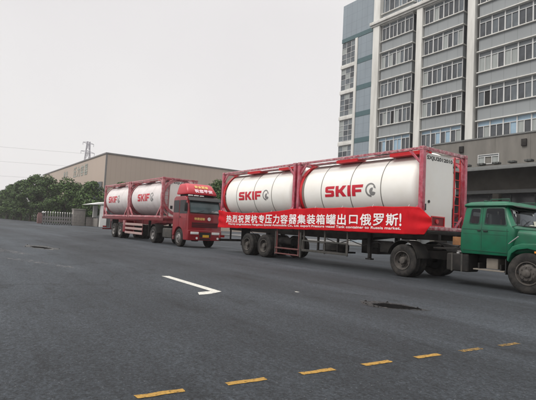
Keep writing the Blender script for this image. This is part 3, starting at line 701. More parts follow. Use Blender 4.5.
part('battery_case', MB().box(-12.2 - x0, -11.4 - x0, 1.4, 2.3, .55, 1.05), 'deck', tr1, bevel=.02)
part('brake_chamber', MB().cyl((-16.2 - x0, .55, .62), (-16.2 - x0, .85, .62), .11, 14), 'chassis', tr1)
part('hanging_hose', MB().tube([(-13.2 - x0 + .32 * k, .5, 1.02 - .16 * math.sin(k * .8) ** 2) for k in range(12)], .018, 6), 'rubber', tr1)
part('spare_wheel', MB().lathe([(.28, .0), (.33, -.02), (.47, -.01), (.51, .04), (.51, .22), (.47, .27), (.28, .26)], (-13.0 - x0, .83, .56), 'z', 28), 'tyre', tr1)
part('reflector', MB().box(-10.35 - x0, -10.27 - x0, .012, .019, 1.34, 1.40).box(-15.3 - x0, -15.22 - x0, .012, .019, 1.34, 1.40), 'amber', tr1)
tr2 = trailer('red flatbed trailer hitched to the red lorry, with pale boards along its side', -39.5, -26.6, YB, Z2, 'red_dark', (-36.25, -34.75), 0.55,
        [(-33.55, -30.05, ((0.42, 0.58), (0.72, 0.88), (1.02, 1.18)), 'board')], -29.9, 'rim_pale')
part('tool_box', MB().box(-34.1 + 39.5, -33.6 + 39.5, .04, .7, .50, 1.36), 'red_truck', tr2, bevel=0.015)

# ------------------------------------------------------------------ green bonneted tractor
gt = thing('green_truck', 'green bonneted crew cab truck at the right edge of the photo, pulling the nearest trailer', 'truck', (-9.27, 11.95, 0))
ox, oy = -9.27, 11.95
X = lambda a: a - ox
fr = MB()
for yy in (0.72, 1.50): fr.box(X(-10.1), X(-4.75), yy, yy + .09, 0.62, 0.86)
for a in (-9.9, -8.9, -8.0, -7.0, -6.0, -5.0): fr.box(X(a), X(a) + .08, .811, 1.499, .65, .83)
part('chassis_frame', fr, 'chassis', gt, bevel=0.006)
fifth = MB().cyl((X(-9.2), 1.18, .98), (X(-9.2), 1.18, 1.05), .45, 24).box(X(-9.5), X(-8.9), .70, 1.66, .88, .98)
part('coupling_plate', fifth, 'chassis', gt, bevel=0.006)
axle(gt, 0.0, 0.04, 2.30, 0.51, True, 'rear', 'rim')
axle(gt, X(-5.47), 0.03, 2.20, 0.51, False, 'front', 'rim')
mgd = MB()
for yy in (0.02, 1.68):
    pts = [(0.60 * math.cos(a), 0.53 + 0.62 * math.sin(a)) for a in [R(d) for d in range(8, 176, 12)]]
    ins = [(0.585 * math.cos(a), 0.53 + 0.605 * math.sin(a)) for a in [R(d) for d in range(8, 176, 12)]]
    mgd.prism(pts + ins[::-1], yy, yy + .62)
part('rear_mudguard', mgd, 'chassis', gt)
# cab: near side at y=0.02 (world 11.97), rear -7.30, front door edge -5.95
def rounded(pts, rad, n=4):
    out = []
    for i in range(len(pts)):
        p, q, s_ = Vector(pts[i - 1]), Vector(pts[i]), Vector(pts[(i + 1) % len(pts)])
        a, b = (p - q), (s_ - q); rr = min(rad, a.length * .45, b.length * .45)
        a = q + a.normalized() * rr; b = q + b.normalized() * rr
        for k in range(n + 1):
            t = k / n; out.append(tuple(a * (1 - t) ** 2 + q * 2 * t * (1 - t) + b * t * t))
    return out
C0, C1 = 0.02, 1.98
# lower cab body (doors) and upper greenhouse, lofted so that the sides lean in and the roof is crowned
def loft(sections, closed_caps=True):
    mb = MB(); n = len(sections[0]); vs = [p for s_ in sections for p in s_]; fs = []
    for i in range(len(sections) - 1):
        for k in range(n): fs.append((i * n + k, i * n + (k + 1) % n, (i + 1) * n + (k + 1) % n, (i + 1) * n + k))
    fs.append(tuple(range(n))[::-1]); fs.append(tuple(range((len(sections) - 1) * n, len(sections) * n)))
    mb.add(vs, fs); return mb
def plan(xr, xf, ya, yb, z, rad=0.12):
    return [(x, y, z) for x, y in rounded([(X(xr), ya), (X(xf), ya), (X(xf), yb), (X(xr), yb)], rad, 5)]
secs = [plan(-7.29, -5.93, C0 + .03, C1 - .03, 0.90, .08), plan(-7.31, -5.90, C0, C1, 1.0, .09), plan(-7.31, -5.78, C0, C1, 1.45, .10), plan(-7.30, -5.76, C0, C1, 1.62, .12),
        plan(-7.28, -5.84, C0 + .02, C1 - .02, 1.70, .12), plan(-7.22, -6.02, C0 + .075, C1 - .075, 2.16, .14), plan(-7.20, -6.05, C0 + .09, C1 - .09, 2.20, .15)]
cab = part('cab', loft(secs), 'green', gt, smooth=40)
def cut_hollow(o, cutters, m):
    me0 = o.data; tmp = []
    for c in cutters:
        co = obj('cutter', c.mesh('cutter', m, smooth=0)); tmp.append(co)
        md = o.modifiers.new('cut', 'BOOLEAN'); md.operation = 'DIFFERENCE'; md.solver = 'EXACT'; md.object = co; md.material_mode = 'TRANSFER'
        co.parent = o.parent
    bpy.context.view_layer.update()
    me = bpy.data.meshes.new_from_object(o.evaluated_get(bpy.context.evaluated_depsgraph_get()))
    o.modifiers.clear(); o.data = me
    for co in tmp: bpy.data.objects.remove(co)
    me.polygons.foreach_set('use_smooth', [True] * len(me.polygons)); me.set_sharp_from_angle(angle=R(40))
WR = [(-7.04, 1.735), (-6.76, 1.725), (-6.74, 2.135), (-6.99, 2.135)]; WF = [(-6.60, 1.725), (-6.02, 1.70), (-6.10, 2.145), (-6.57, 2.145)]
cuts = [MB().box(X(-7.20), X(-6.06), .12, 1.88, 1.15, 2.17)]
for wnd in (WR, WF):
    cuts.append(MB().prism([(X(x), z) for x, z in rounded(wnd, .05, 3)], -.2, .4)); cuts.append(MB().prism([(X(x), z) for x, z in rounded(wnd, .05, 3)], 1.6, 2.3))
cuts.append(MB().prism(rounded([(.21, 1.72), (1.77, 1.72), (1.75, 2.12), (.23, 2.12)], .06, 3), X(-6.3), X(-5.5), 'x'))
cuts.append(MB().prism(rounded([(.5, 1.75), (1.5, 1.75), (1.5, 2.08), (.5, 2.08)], .06, 3), X(-7.5), X(-7.1), 'x'))
cut_hollow(cab, cuts, 'interior')
sv = MB()
for y0, y1 in ((.20, .72), (1.05, 1.75)): sv.box(X(-6.62), X(-6.50), y0, y1, 1.30, 2.0)
part('front_seat', sv.box(X(-6.62), X(-6.2), .2, 1.75, 1.2, 1.42), 'seat_cloth', cab, bevel=.04)
part('rear_seat', MB().box(X(-7.16), X(-7.04), .2, 1.8, 1.3, 1.95), 'darkred', cab, bevel=.04)
part('dashboard', MB().box(X(-6.10), X(-5.93), .14, 1.86, 1.45, 1.70), 'rubber', cab, bevel=.03)
sw_ = MB(); sw_.tube([(X(-6.18) - .06 * math.sin(a), 1.42 + .2 * math.cos(a), 1.72 + .19 * math.sin(a)) for a in [2 * math.pi * k / 20 for k in range(21)]], .014, 6)
part('steering_wheel', sw_, 'rubber', cab)
rsecs = [plan(-7.24, -5.98, C0 + .05, C1 - .05, 2.195, .15), plan(-7.27, -5.93, C0 + .03, C1 - .03, 2.225, .15), plan(-7.24, -5.96, C0 + .05, C1 - .05, 2.275, .15), plan(-7.14, -6.05, C0 + .14, C1 - .14, 2.325, .15), plan(-6.98, -6.2, C0 + .35, C1 - .35, 2.355, .15)]
rf = part('roof', loft(rsecs), 'green', cab, smooth=50)
part('roof_rib', MB().box(X(-6.74), X(-6.66), C0 + .2, C1 - .2, 2.33, 2.375), 'greend', rf, bevel=0.012)
part('roof_rack', MB().tube([(X(-6.55), .25, 2.32), (X(-6.55), .25, 2.40), (X(-6.05), .25, 2.40), (X(-6.05), .25, 2.30)], .012, 6).tube([(X(-6.55), 1.7, 2.32), (X(-6.55), 1.7, 2.40), (X(-6.05), 1.7, 2.40), (X(-6.05), 1.7, 2.30)], .012, 6), 'greend', rf)
def side_y(z): return C0 + (0.02 + (z - 1.70) / .46 * .055 if z > 1.70 else (0.0 if z < 1.62 else (z - 1.62) / .08 * .02))
def side_panel(pts, d):                             # outline (x, z) laid on the leaning near side
    return [(X(x), side_y(z) - d, z) for x, z in pts]
def side_glass(name, pts, parent, m='glass_clear'):
    ro = rounded(pts, .05, 3); n = len(ro); cx_ = sum(p[0] for p in ro) / n; cz_ = sum(p[1] for p in ro) / n
    big = [(cx_ + (x - cx_) * 1.12, cz_ + (z - cz_) * 1.12) for x, z in ro]
    g_ = MB().add(side_panel(ro, .010), [tuple(range(n))[::-1]]); gl = part(name, g_, m, parent, smooth=0, keep_normals=True)
    s_ = MB(); a, b = side_panel(ro, .012), side_panel(big, .006); c = side_panel(big, -.004)
    s_.add(a + b + c, [(k, (k + 1) % n, n + (k + 1) % n, n + k) for k in range(n)] + [(n + k, n + (k + 1) % n, 2 * n + (k + 1) % n, 2 * n + k) for k in range(n)])
    part('window_seal', s_, 'greend', gl); return gl
w1 = side_glass('rear_side_window', [(-7.04, 1.735), (-6.76, 1.725), (-6.74, 2.135), (-6.99, 2.135)], cab)
w2 = side_glass('front_side_window', [(-6.60, 1.725), (-6.02, 1.70), (-6.10, 2.145), (-6.57, 2.145)], cab)
sm_ = MB()
def seam_line(pts, wd=.010):
    for (xa, za), (xb_, zb_) in zip(pts, pts[1:]):
        sm_.beam((X(xa), side_y(za) - .001, za), (X(xb_), side_y(zb_) - .001, zb_), wd, wd, side=(0, 1, 0))
seam_line([(-6.68, 2.19), (-6.68, 1.70), (-6.68, 1.62), (-6.68, 1.0)]); seam_line([(-5.99, 1.60), (-5.99, 1.0)]); seam_line([(-7.20, 1.0), (-5.99, .98)])
seam_line([(-7.22, 1.58), (-5.95, 1.545)], .012); seam_line([(-7.22, 1.45), (-5.95, 1.43)], .006)
part('door_seam', sm_, 'greend', cab)
part('door_handle', MB().box(X(-6.79), X(-6.70), C0 - .035, C0 - .001, 1.525, 1.55).box(X(-6.62), X(-6.50), C0 - .035, C0 - .001, 1.515, 1.54), 'rubber', cab, bevel=0.008)
# windscreen faces forward
def ws(y, t): return (X(-5.845 - .155 * t) - 0.05 * ((y - 1.0) / .95) ** 2 + 0.018, y, 1.70 + .44 * t)
wsm = MB().grid(lambda u, v: ws(.20 + .02 * v + u * (1.58 - .04 * v), .02 + .96 * v), 14, 6)
wsc = part('windscreen', wsm, 'glass_clear', cab, smooth=60)
fr_ = MB(); ring = [ws(.20 + u * 1.58, .0) for u in [k / 10 for k in range(11)]] + [ws(1.77, .5), ws(1.75, 1.0)] + [ws(.22 + u * 1.54, 1.0) for u in [1 - k / 10 for k in range(11)]] + [ws(.20, .5), ws(.20, 0)]
fr_.tube([(x + .004, y, z) for x, y, z in ring], .018, 6); part('windscreen_seal', fr_, 'rubber', wsc)
part('sticker', MB().add([tuple(Vector(ws(y, t)) + Vector((.012, 0, .003))) for y, t in ((.27, .72), (.39, .72), (.39, .93), (.27, .93))], [(0, 1, 2, 3)]).add([tuple(Vector(ws(y, t)) + Vector((.012, 0, .003))) for y, t in ((.33, .52), (.43, .52), (.43, .68), (.33, .68))], [(0, 1, 2, 3)]).add([tuple(Vector(ws(y, t)) + Vector((.012, 0, .003))) for y, t in ((1.30, .70), (1.38, .70), (1.38, .82), (1.30, .82))], [(0, 1, 2, 3)]), 'sticker', wsc, smooth=0)
part('papers', MB().add([tuple(Vector(ws(y, t)) + Vector((.012, 0, .003))) for y, t in ((.85, .05), (1.0, .12), (1.16, .10), (1.18, .06))], [(0, 1, 2, 3)]).add([tuple(Vector(ws(y, t)) + Vector((.012, 0, .003))) for y, t in ((1.16, .04), (1.52, .06), (1.47, .38), (1.2, .34))], [(0, 1, 2, 3)]), 'paper', wsc, smooth=0)
part('wiper', MB().tube([(X(-5.80), .55, 1.70), (X(-5.86), 1.0, 1.86)], .008, 6).tube([(X(-5.80), 1.2, 1.70), (X(-5.86), 1.6, 1.84)], .008, 6), 'rubber', wsc)
part('sun_visor', MB().add([(X(-6.02), .15, 2.225), (X(-6.02), 1.85, 2.225), (X(-5.80), 1.85, 2.165), (X(-5.80), .15, 2.165)], [(0, 1, 2, 3)]).add([(X(-6.02), .15, 2.245), (X(-6.02), 1.85, 2.245), (X(-5.79), 1.85, 2.18), (X(-5.79), .15, 2.18)], [(0, 1, 2, 3)]), 'deck', cab)
# bonnet: narrows forward, crowned top
def hood_sec(a, ya, yb, zb, zt):
    return [(X(a), y, z) for y, z in rounded([(ya, zb), (yb, zb), (yb, zt), (ya, zt)], .14, 5)]
hood = loft([hood_sec(-5.84, .10, 1.90, .95, 1.60), hood_sec(-5.5, .22, 1.78, .95, 1.575), hood_sec(-5.0, .38, 1.62, .92, 1.52), hood_sec(-4.62, .46, 1.54, .92, 1.47), hood_sec(-4.56, .50, 1.50, .96, 1.42)])
hd = part('bonnet', hood, 'green', gt, smooth=50)
part('grille', MB().box(X(-4.56), X(-4.535), .56, 1.44, 1.0, 1.34).box(X(-4.534), X(-4.525), .56, 1.44, 1.06, 1.08).box(X(-4.534), X(-4.525), .56, 1.44, 1.16, 1.18).box(X(-4.534), X(-4.525), .56, 1.44, 1.26, 1.28), 'rubber', hd)
def fender(y0, y1, sg):
    outer, inner = [], []
    top = [(-5.98, .80), (-5.95, 1.02), (-5.84, 1.17), (-5.62, 1.245), (-5.30, 1.255), (-5.0, 1.22), (-4.80, 1.12), (-4.68, .95), (-4.64, .72)]
    low = [(-5.93, .76), (-5.93, .80), (-5.86, .98), (-5.72, 1.08), (-5.47, 1.125), (-5.22, 1.08), (-5.06, .98), (-4.98, .82), (-4.96, .70)]
    prof_ = top + low[::-1]
    return MB().prism([(X(x), z) for x, z in prof_], y0, y1)
fb = MB()
fm = part('front_wing', fender(.0, .42, -1), 'green', gt, bevel=.035, seg=3, smooth=50); part('front_wing', fender(1.80, 2.22, 1), 'green', gt, bevel=.035, seg=3, smooth=50)
part('wing_bracket', MB().tube([(X(-5.95), .03, 1.22), (X(-5.70), .02, 1.42)], .014, 6), 'steel', fm)
part('inner_wing', MB().box(X(-5.90), X(-4.70), .40, .46, .85, 1.22).box(X(-5.90), X(-4.70), 1.74, 1.80, .85, 1.22), 'greend', gt)
part('front_bumper', MB().box(X(-4.52), X(-4.40), .02, 2.2, .55, .78), 'green', gt, bevel=.025)
for yy in (.26, 1.96):
    hl = MB().lathe([(.001, .03), (.07, .025), (.10, 0), (.115, -.01), (.12, -.05)], (X(-4.64), yy, .93), 'x', 20); part('headlight', hl, 'lamp', gt)
ml = thing_part = part('mirror', MB().box(X(-5.66), X(-5.63), -.20, -.04, 1.74, 1.98), 'rubber', gt, bevel=.015); part('mirror_arm', MB().tube([(X(-5.88), .05, 1.66), (X(-5.66), -.12, 1.70), (X(-5.66), -.12, 1.75)], .008, 6).tube([(X(-5.95), .08, 2.12), (X(-5.66), -.12, 2.04), (X(-5.66), -.12, 1.97)], .008, 6), 'rubber', ml)
st = part('side_step', MB().box(X(-6.90), X(-6.05), .03, .26, .47, .505), 'wood', gt, bevel=.008); part('step_bracket', MB().box(X(-6.80), X(-6.76), .10, .72, .506, .66).box(X(-6.20), X(-6.16), .10, .72, .506, .66), 'chassis', st)
part('battery_box', MB().box(X(-6.62), X(-6.30), .20, .60, .52, .80), 'wood', gt, bevel=.02)
tkb = part('fuel_tank', MB().box(X(-7.74), X(-7.06), .06, .62, .37, .87), 'chassis', gt, bevel=.06, seg=3); part('tank_strap', MB().box(X(-7.58), X(-7.53), .052, .60, .37, .878).box(X(-7.28), X(-7.23), .052, .60, .37, .878), 'guard_grey', tkb)
part('toolbox', MB().box(X(-7.70), X(-7.36), .30, 1.6, 1.10, 1.34), 'rust', gt, bevel=.01)
part('catwalk', MB().box(X(-8.3), X(-7.36), .25, 2.0, .96, 1.0), 'chassis', gt)
part('front_axle_spring', MB().box(X(-6.1), X(-4.85), .74, .82, .56, .62).box(X(-6.1), X(-4.85), 1.5, 1.58, .56, .62), 'chassis', gt)
part('filler_cap', MB().cyl((X(-7.42), .16, .868), (X(-7.42), .16, .91), .05, 14), 'steel', tkb)
part('side_lamp', MB().box(X(-5.30), X(-5.20), -.012, .004, 1.02, 1.07), 'amber', fm, bevel=.006)
part('front_mudflap', MB().box(X(-6.04), X(-6.02), .06, .40, .42, .82), 'rubber', gt)
part('rain_gutter', MB().tube([(X(-7.20), C0 + .075, 2.185), (X(-6.08), C0 + .075, 2.185)], .012, 6), 'greend', cab)
part('engine_block', MB().box(X(-5.9), X(-4.8), .72, 1.40, .45, .98), 'chassis', gt, bevel=.05)
part('air_hose', MB().tube([(X(-7.36), .8, 1.3), (X(-7.8), .75, 1.05), (X(-8.4), .8, 1.12)], .02, 8).tube([(X(-7.36), 1.2, 1.3), (X(-7.9), 1.15, 1.0), (X(-8.4), 1.1, 1.12)], .02, 8), 'rubber', gt)

# ------------------------------------------------------------------ red cab-over lorry
rt_ = thing('red_lorry', 'red cab-over lorry with a lettered roof fairing, facing right behind the nearest trailer', 'truck', (-23.1, YB, 0))
W2 = 2.15
arch = [(-1.15 + .63 * math.cos(a), .50 + .63 * math.sin(a)) for a in [R(d) for d in range(8, 173, 11)]]
prof = [(-.50, .42), (0.0, .42), (.03, .55), (.03, .96), (.0, 1.05), (0.0, 1.80), (-.02, 1.93), (-.22, 2.60), (-.34, 2.80), (-.55, 2.89), (-1.75, 2.89), (-1.96, 2.80), (-2.0, 2.6), (-2.0, .62), (-1.80, .60)] + arch[::-1]
lc = part('cab', MB().prism(prof, 0, W2), 'red_truck', rt_, bevel=.045, seg=3, smooth=45)
wg = MB().add([(-.012 - .003, .14, 1.975), (-.012 - .003, W2 - .14, 1.975), (-.205, W2 - .17, 2.60), (-.205, .17, 2.60)], [(0, 1, 2, 3)])
wsr = part('windscreen', wg, 'glass_t', lc, smooth=0)
wsr.location.x = .012
part('windscreen_seal', MB().tube([(.0, .12, 1.965), (.0, W2 - .12, 1.965), (-.205, W2 - .15, 2.615), (-.205, .15, 2.615), (.0, .12, 1.965)], .022, 6), 'rubber', wsr)
part('wiper', MB().tube([(.03, .5, 1.97), (-.03, 1.0, 2.12)], .01, 6).tube([(.03, 1.2, 1.97), (-.03, 1.7, 2.1)], .01, 6), 'rubber', wsr)
part('papers', MB().add([(-.005, 1.42, 2.01), (-.005, 1.92, 2.01), (-.04, 1.88, 2.12), (-.04, 1.5, 2.10)], [(0, 1, 2, 3)]), 'pane_c', wsr)
part('sun_visor', MB().prism([(-.30, 2.82), (-.10, 2.64), (-.02, 2.62), (-.02, 2.66), (-.24, 2.86)], .05, W2 - .05), 'rubber', lc, bevel=.01)
part('roof_lamp', MB().box(-.36, -.24, .10, .36, 2.90, 2.97).box(-.36, -.24, .46, .72, 2.90, 2.97).box(-.36, -.24, .82, 1.04, 2.90, 2.96), 'lamp', lc, bevel=.02)
def lgl(pts, name='side_window'):
    ro = rounded(pts, .06, 3); n = len(ro)
    return part(name, MB().add([(x, -.006, z) for x, z in ro], [tuple(range(n))[::-1]]), 'glass_d', lc, smooth=0, keep_normals=True)
lgl([(-1.12, 1.90), (-.12, 1.90), (-.34, 2.66), (-1.12, 2.66)]); lgl([(-1.93, 1.95), (-1.20, 1.95), (-1.20, 2.66), (-1.93, 2.66)])
sl = MB()
for a, b in (((-1.16, -.001, 1.16), (-1.16, -.001, 2.7)), ((-.18, -.001, 1.05), (-.18, -.001, 1.95)), ((-1.95, -.001, 1.62), (-.05, -.001, 1.62)), ((-.5, -.001, 1.05), (-.05, -.001, 1.05))): sl.beam(a, b, .012, .012, side=(0, 1, 0))
part('door_seam', sl, 'darkred', lc); part('door_handle', MB().box(-1.10, -.95, -.03, -.001, 1.68, 1.72), 'rubber', lc, bevel=.008)
gr = MB().box(.002, .016, .26, W2 - .26, 1.16, 1.44)
for z in (1.20, 1.29, 1.38): gr.box(.017, .035, .26, W2 - .26, z, z + .045, 1)
part('grille', gr, ['rubber', 'red_dark'], lc)
part('emblem', MB().lathe([(.10, 0), (.10, .03), (.06, .03), (.06, 0)], (.002, 1.32, 1.64), 'x', 18).box(.002, .025, 1.28, 1.36, 1.56, 1.72), 'lamp', lc)
vs, fs = text2d('快速运输', 1); vs = fit(vs, .40, 1.05, 1.56, 1.70)
part('cab_lettering', thick(vs, fs, .006, .0004, lambda y, z, d: (.006 + d, y, z)), 'yellow', lc, smooth=0)
bp = part('front_bumper', MB().box(.031, .09, .02, W2 - .02, .42, .98), 'red_truck', rt_, bevel=.03, seg=3)
part('bumper_intake', MB().box(.088, .098, .72, 1.43, .60, .88).box(.088, .098, .75, 1.4, .46, .54), 'rubber', bp)
for yy in (.16, W2 - .16 - .50):
    part('headlight', MB().box(.085, .115, yy, yy + .50, .76, .90), 'lamp', bp, bevel=.02); part('fog_lamp', MB().cyl((.085, yy + .40, .55), (.11, yy + .40, .55), .065, 16), 'lamp', bp)
part('licence_plate', MB().box(.098, .106, .92, 1.32, .60, .74), 'plate', bp)
fsec = lambda x0, x1, y0, y1, z: [(x, y, z) for x, y in rounded([(x0, y0), (x1, y0), (x1, y1), (x0, y1)], .22, 5)]
fg = loft([fsec(-1.95, -.42, .10, W2 - .14, 3.02), fsec(-1.95, -.40, .08, W2 - .12, 3.10), fsec(-1.93, -.62, .15, W2 - .22, 3.40), fsec(-1.90, -.84, .20, W2 - .26, 3.60), fsec(-1.86, -.96, .30, W2 - .34, 3.66), fsec(-1.75, -1.2, .5, W2 - .55, 3.675)])
fa = part('roof_fairing', fg, 'fair', rt_, smooth=55)
part('fairing_foot', MB().box(-1.8, -.6, .3, W2 - .3, 2.885, 3.03), 'rubber', fa)
fx = lambda z: -.395 - (z - 3.10) * .74 + (0.02 if z < 3.4 else -.03 * (z - 3.4))
for s_, ya, yb, za, zb, mm in (('安全运输', .62, 1.50, 3.40, 3.54, 'yellow'), ('祝您平安', .55, 1.72, 3.14, 3.32, 'pink')):
    mbx = MB(); cw = (yb - ya) / len(s_)
    for i, ch in enumerate(s_):
        vs, fs = text2d(ch, 1); vs = fit(vs, ya + cw * i, ya + cw * (i + .86), za, zb)
        join(mbx, thick(vs, fs, .009, .0004, lambda y, z, d: (fx(z) + .014 + d, y, z)))
    part('fairing_lettering', mbx, mm, fa, smooth=0)
for yy, sg in ((0, -1), (W2, 1)):
    mr = part('mirror', MB().box(-.16, -.08, yy + sg * .10 - .09, yy + sg * .10 + .09, 2.02, 2.50), 'rubber', rt_, bevel=.03)
    part('mirror_arm', MB().tube([(-.18, yy, 2.66), (-.12, yy + sg * .12, 2.60), (-.12, yy + sg * .10, 2.48)], .014, 6), 'rubber', mr)
axle(rt_, -1.15, 0.03, W2 - .03, .52, False, 'front', 'rim_pale')
axle(rt_, -5.0, 0.03, W2 - .03, .53, True, 'rear', 'rim_pale')
fr2 = MB()
for yy in (.78, 1.58): fr2.box(-6.0, -.4, yy, yy + .09, .72, .98)
for a in (-5.8, -4.6, -3.6, -2.6, -1.6): fr2.box(a, a + .1, .871, 1.579, .76, .94)
part('chassis_frame', fr2, 'chassis', rt_); part('coupling_plate', MB().cyl((-5.0, 1.22, .98), (-5.0, 1.22, 1.12), .45, 20), 'chassis', rt_)
part('fuel_tank', MB().box(-3.55, -2.25, .05, .68, .42, 1.0), 'guard_grey', rt_, bevel=.09, seg=3)
part('engine_block', MB().box(-1.9, -.5, .80, 1.60, .55, 1.2), 'chassis', rt_, bevel=.04)
part('side_step', MB().box(-2.0, -1.78, .02, .3, .38, .60), 'red_dark', rt_, bevel=.02)
mg2 = MB()
for yy in (.02, W2 - .62):
    o_ = [(-5.0 + .64 * math.cos(a), .55 + .66 * math.sin(a)) for a in [R(d) for d in range(10, 175, 15)]]; i_ = [(-5.0 + .62 * math.cos(a), .55 + .64 * math.sin(a)) for a in [R(d) for d in range(10, 175, 15)]]
    mg2.prism(o_ + i_[::-1], yy, yy + .6)
part('rear_mudguard', mg2, 'chassis', rt_)

# ------------------------------------------------------------------ office building
FY = 42.0
ob = thing('office_building', 'grey office block with white pilasters and rows of windows on the right', 'building', (-30, FY, 0))
bx = lambda a: a + 30
by = lambda b: b - FY
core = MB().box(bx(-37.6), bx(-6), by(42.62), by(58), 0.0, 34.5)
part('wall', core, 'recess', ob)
wingw = MB().box(bx(-40.42), bx(-37.72), by(42.0), by(57.9), 0.0, 26.38).box(bx(-43.32), bx(-37.72), by(42.0), by(57.9), 26.96, 31.55).box(bx(-43.2), bx(-37.72), by(42.08), by(57.8), 26.381, 26.959)
part('wing_wall', wingw, 'wall_blue', ob)
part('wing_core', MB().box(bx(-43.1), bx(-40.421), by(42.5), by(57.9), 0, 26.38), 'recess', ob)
tb = MB()
for z in (22.88, 19.40, 15.95, 12.60, 9.2): tb.box(bx(-40.40), bx(-37.74), by(41.97), by(41.999), z, z + .62)
tb.box(bx(-43.33), bx(-37.73), by(41.96), by(42.078), 26.40, 26.94)
part('teal_band', tb, 'teal', ob)
wp = MB().box(bx(-40.86), bx(-40.44), by(41.9), by(42.3), 0, 26.39)
for z in (22.85, 19.40, 15.95, 12.55, 9.1): wp.box(bx(-43.34), bx(-40.861), by(41.92), by(42.4), z, z + .48)
part('stair_post', wp, 'trim', ob, bevel=.01)
pil = [(-37.70, -36.72), (-31.36, -30.60), (-25.22, -24.44), (-12.6, -11.8), (-6.8, -6.0)]
for i, (a, b) in enumerate(pil):
    part('pilaster', MB().box(bx(a), bx(b), by(41.72), by(42.62), 0, 31.0 if i == 0 else (26.66 if i == 1 else 34.5)), 'trim', ob, bevel=.015)
cor = MB().box(bx(-38.1), bx(-25.25), by(41.45), by(42.6), 26.90, 27.26).box(bx(-38.0), bx(-25.25), by(41.62), by(42.6), 26.68, 26.899)
part('cornice', cor, 'trim', ob, bevel=.01)

_pm = {}
PK = ['pane_d', 'pane_m', 'pane_c', 'pane_b', 'pane_t', 'pane_k']
def window_unit(x0, x1, z0, z1, y, kinds, transom=0.36, tk=4, sash=2):
    wd, ht = round(x1 - x0, 3), round(z1 - z0, 3)
    key = (wd, ht, transom, sash)
    if key not in _pm:
        f = MB(); fw_ = 0.06
        f.box(0, wd, -.05, .05, 0, fw_).box(0, wd, -.05, .05, ht - fw_, ht).box(0, fw_, -.05, .05, fw_ + .001, ht - fw_ - .001).box(wd - fw_, wd, -.05, .05, fw_ + .001, ht - fw_ - .001)
        zt = ht - transom
        f.box(fw_ + .001, wd - fw_ - .001, -.045, .045, zt - .03, zt + .03)
        for k in range(1, sash): f.box(wd * k / sash - .03, wd * k / sash + .03, -.043, .043, fw_ + .001, zt - .031)
        _pm[key] = f.mesh('window', 'frame_w', smooth=0)
    wn = obj('window', _pm[key], ob, (bx(x0), by(y), z0))
    pk = key + (tuple(kinds), tk)
    if pk not in _pm:
        p = MB(); zt = ht - transom
        for k in range(sash):
            p.add([(wd * k / sash + .02, .02 + .012 * (k % 2), .03), (wd * (k + 1) / sash - .02, .02 + .012 * (k % 2), .03), (wd * (k + 1) / sash - .02, .02 + .012 * (k % 2), zt), (wd * k / sash + .02, .02 + .012 * (k % 2), zt)], [(0, 1, 2, 3)], kinds[k])
        p.add([(.03, .022, zt), (wd - .03, .022, zt), (wd - .03, .022, ht - .03), (.03, .022, ht - .03)], [(0, 1, 2, 3)], tk)
        _pm[pk] = p.mesh('pane', PK, smooth=0, keep_normals=True)
    obj('pane', _pm[pk], wn)
rw = random.Random(11)
def pick(row):
    if row <= 0: return rw.choice([0, 0, 1, 0, 3, 2])
    if row == 1: return rw.choice([0, 1, 2, 1, 2, 5, 0])
    return rw.choice([0, 0, 1, 0, 1, 0, 2, 1, 0, 0, 2])
SILLS = [10.72 + 3.46 * k for k in range(6)]
def bay(a0, a1, n, rows, ret=True, transom=.42):
    sp_ = MB(); lg_ = MB()
    for r in rows:
        z = SILLS[r]; zl = z + 2.0
        nx = z + 3.46
        sp_.box(bx(a0), bx(a1), by(42.0), by(42.61), zl + .10, nx - .10)
        lg_.box(bx(a0) - .12, bx(a1) + .10, by(41.80), by(42.61), zl, zl + .099)
        lg_.box(bx(a0) - .12, bx(a1) + .10, by(41.82), by(42.61), nx - .099, nx - .001)
        wd = (a1 - a0) / n
        for k in range(n):
            tk = 3 if (r == 0) else 4
            kinds = (pick(r), pick(r))
            if ret and k == 0 and False: pass
            window_unit(a0 + wd * k, a0 + wd * (k + 1), z, zl, 42.08, kinds, transom, tk)
        if ret:                                              # glazed return at the right-hand end of the bay
            sp_.box(bx(a1) - .06, bx(a1) - .005, by(42.14), by(42.61), z + .002, zl - .002, 1)
    part('spandrel', sp_, ['wall', 'pane_d'], ob); part('ledge', lg_, 'trim', ob, bevel=.008)
bay(-36.50, -32.02, 4, range(0, 5)); bay(-30.50, -25.82, 4, range(0, 5)); bay(-24.10, -12.75, 9, range(0, 6), ret=False, transom=.50)
for k, a in enumerate((-36.45, -33.9, -31.2, -28.6)):
    window_unit(a, a + 2.2, 27.6, 30.2, 42.3, (1, 0, 1), .3, 4, 3)
part('upper_wall', MB().box(bx(-36.7), bx(-25.3), by(42.36), by(42.61), 27.27, 31.4), 'wall_blue', ob)
# stair glazing in the wing
for z0, z1 in ((9.65, 12.50), (13.10, 15.92), (16.46, 19.38), (19.92, 22.82), (23.36, 26.36)):
    h3 = (z1 - z0) / 4; g3 = MB(); 
    for k in range(4): g3.box(bx(-43.3 + k * .81) - .025, bx(-43.3 + k * .81) + .025, by(42.06), by(42.12), z0, z1)
    for k in range(5): g3.box(bx(-43.32), bx(-40.87), by(42.062), by(42.118), z0 + h3 * k - .025 + (.03 if k == 0 else (-.03 if k == 4 else 0)), z0 + h3 * k + .025 + (.03 if k == 0 else (-.03 if k == 4 else 0)))
    sw = part('window', g3, 'frame_w', ob, smooth=0)
    p3 = MB()
    for i in range(3):
        for j in range(4):
            xa = bx(-43.3 + i * .81); za = z0 + j * h3
            p3.add([(xa, by(42.10), za), (xa + .81, by(42.10), za), (xa + .81, by(42.10), za + h3), (xa, by(42.10), za + h3)], [(0, 1, 2, 3)], rw.choice([1, 1, 0, 4, 2]))
    part('pane', p3, PK, sw, smooth=0, keep_normals=True)
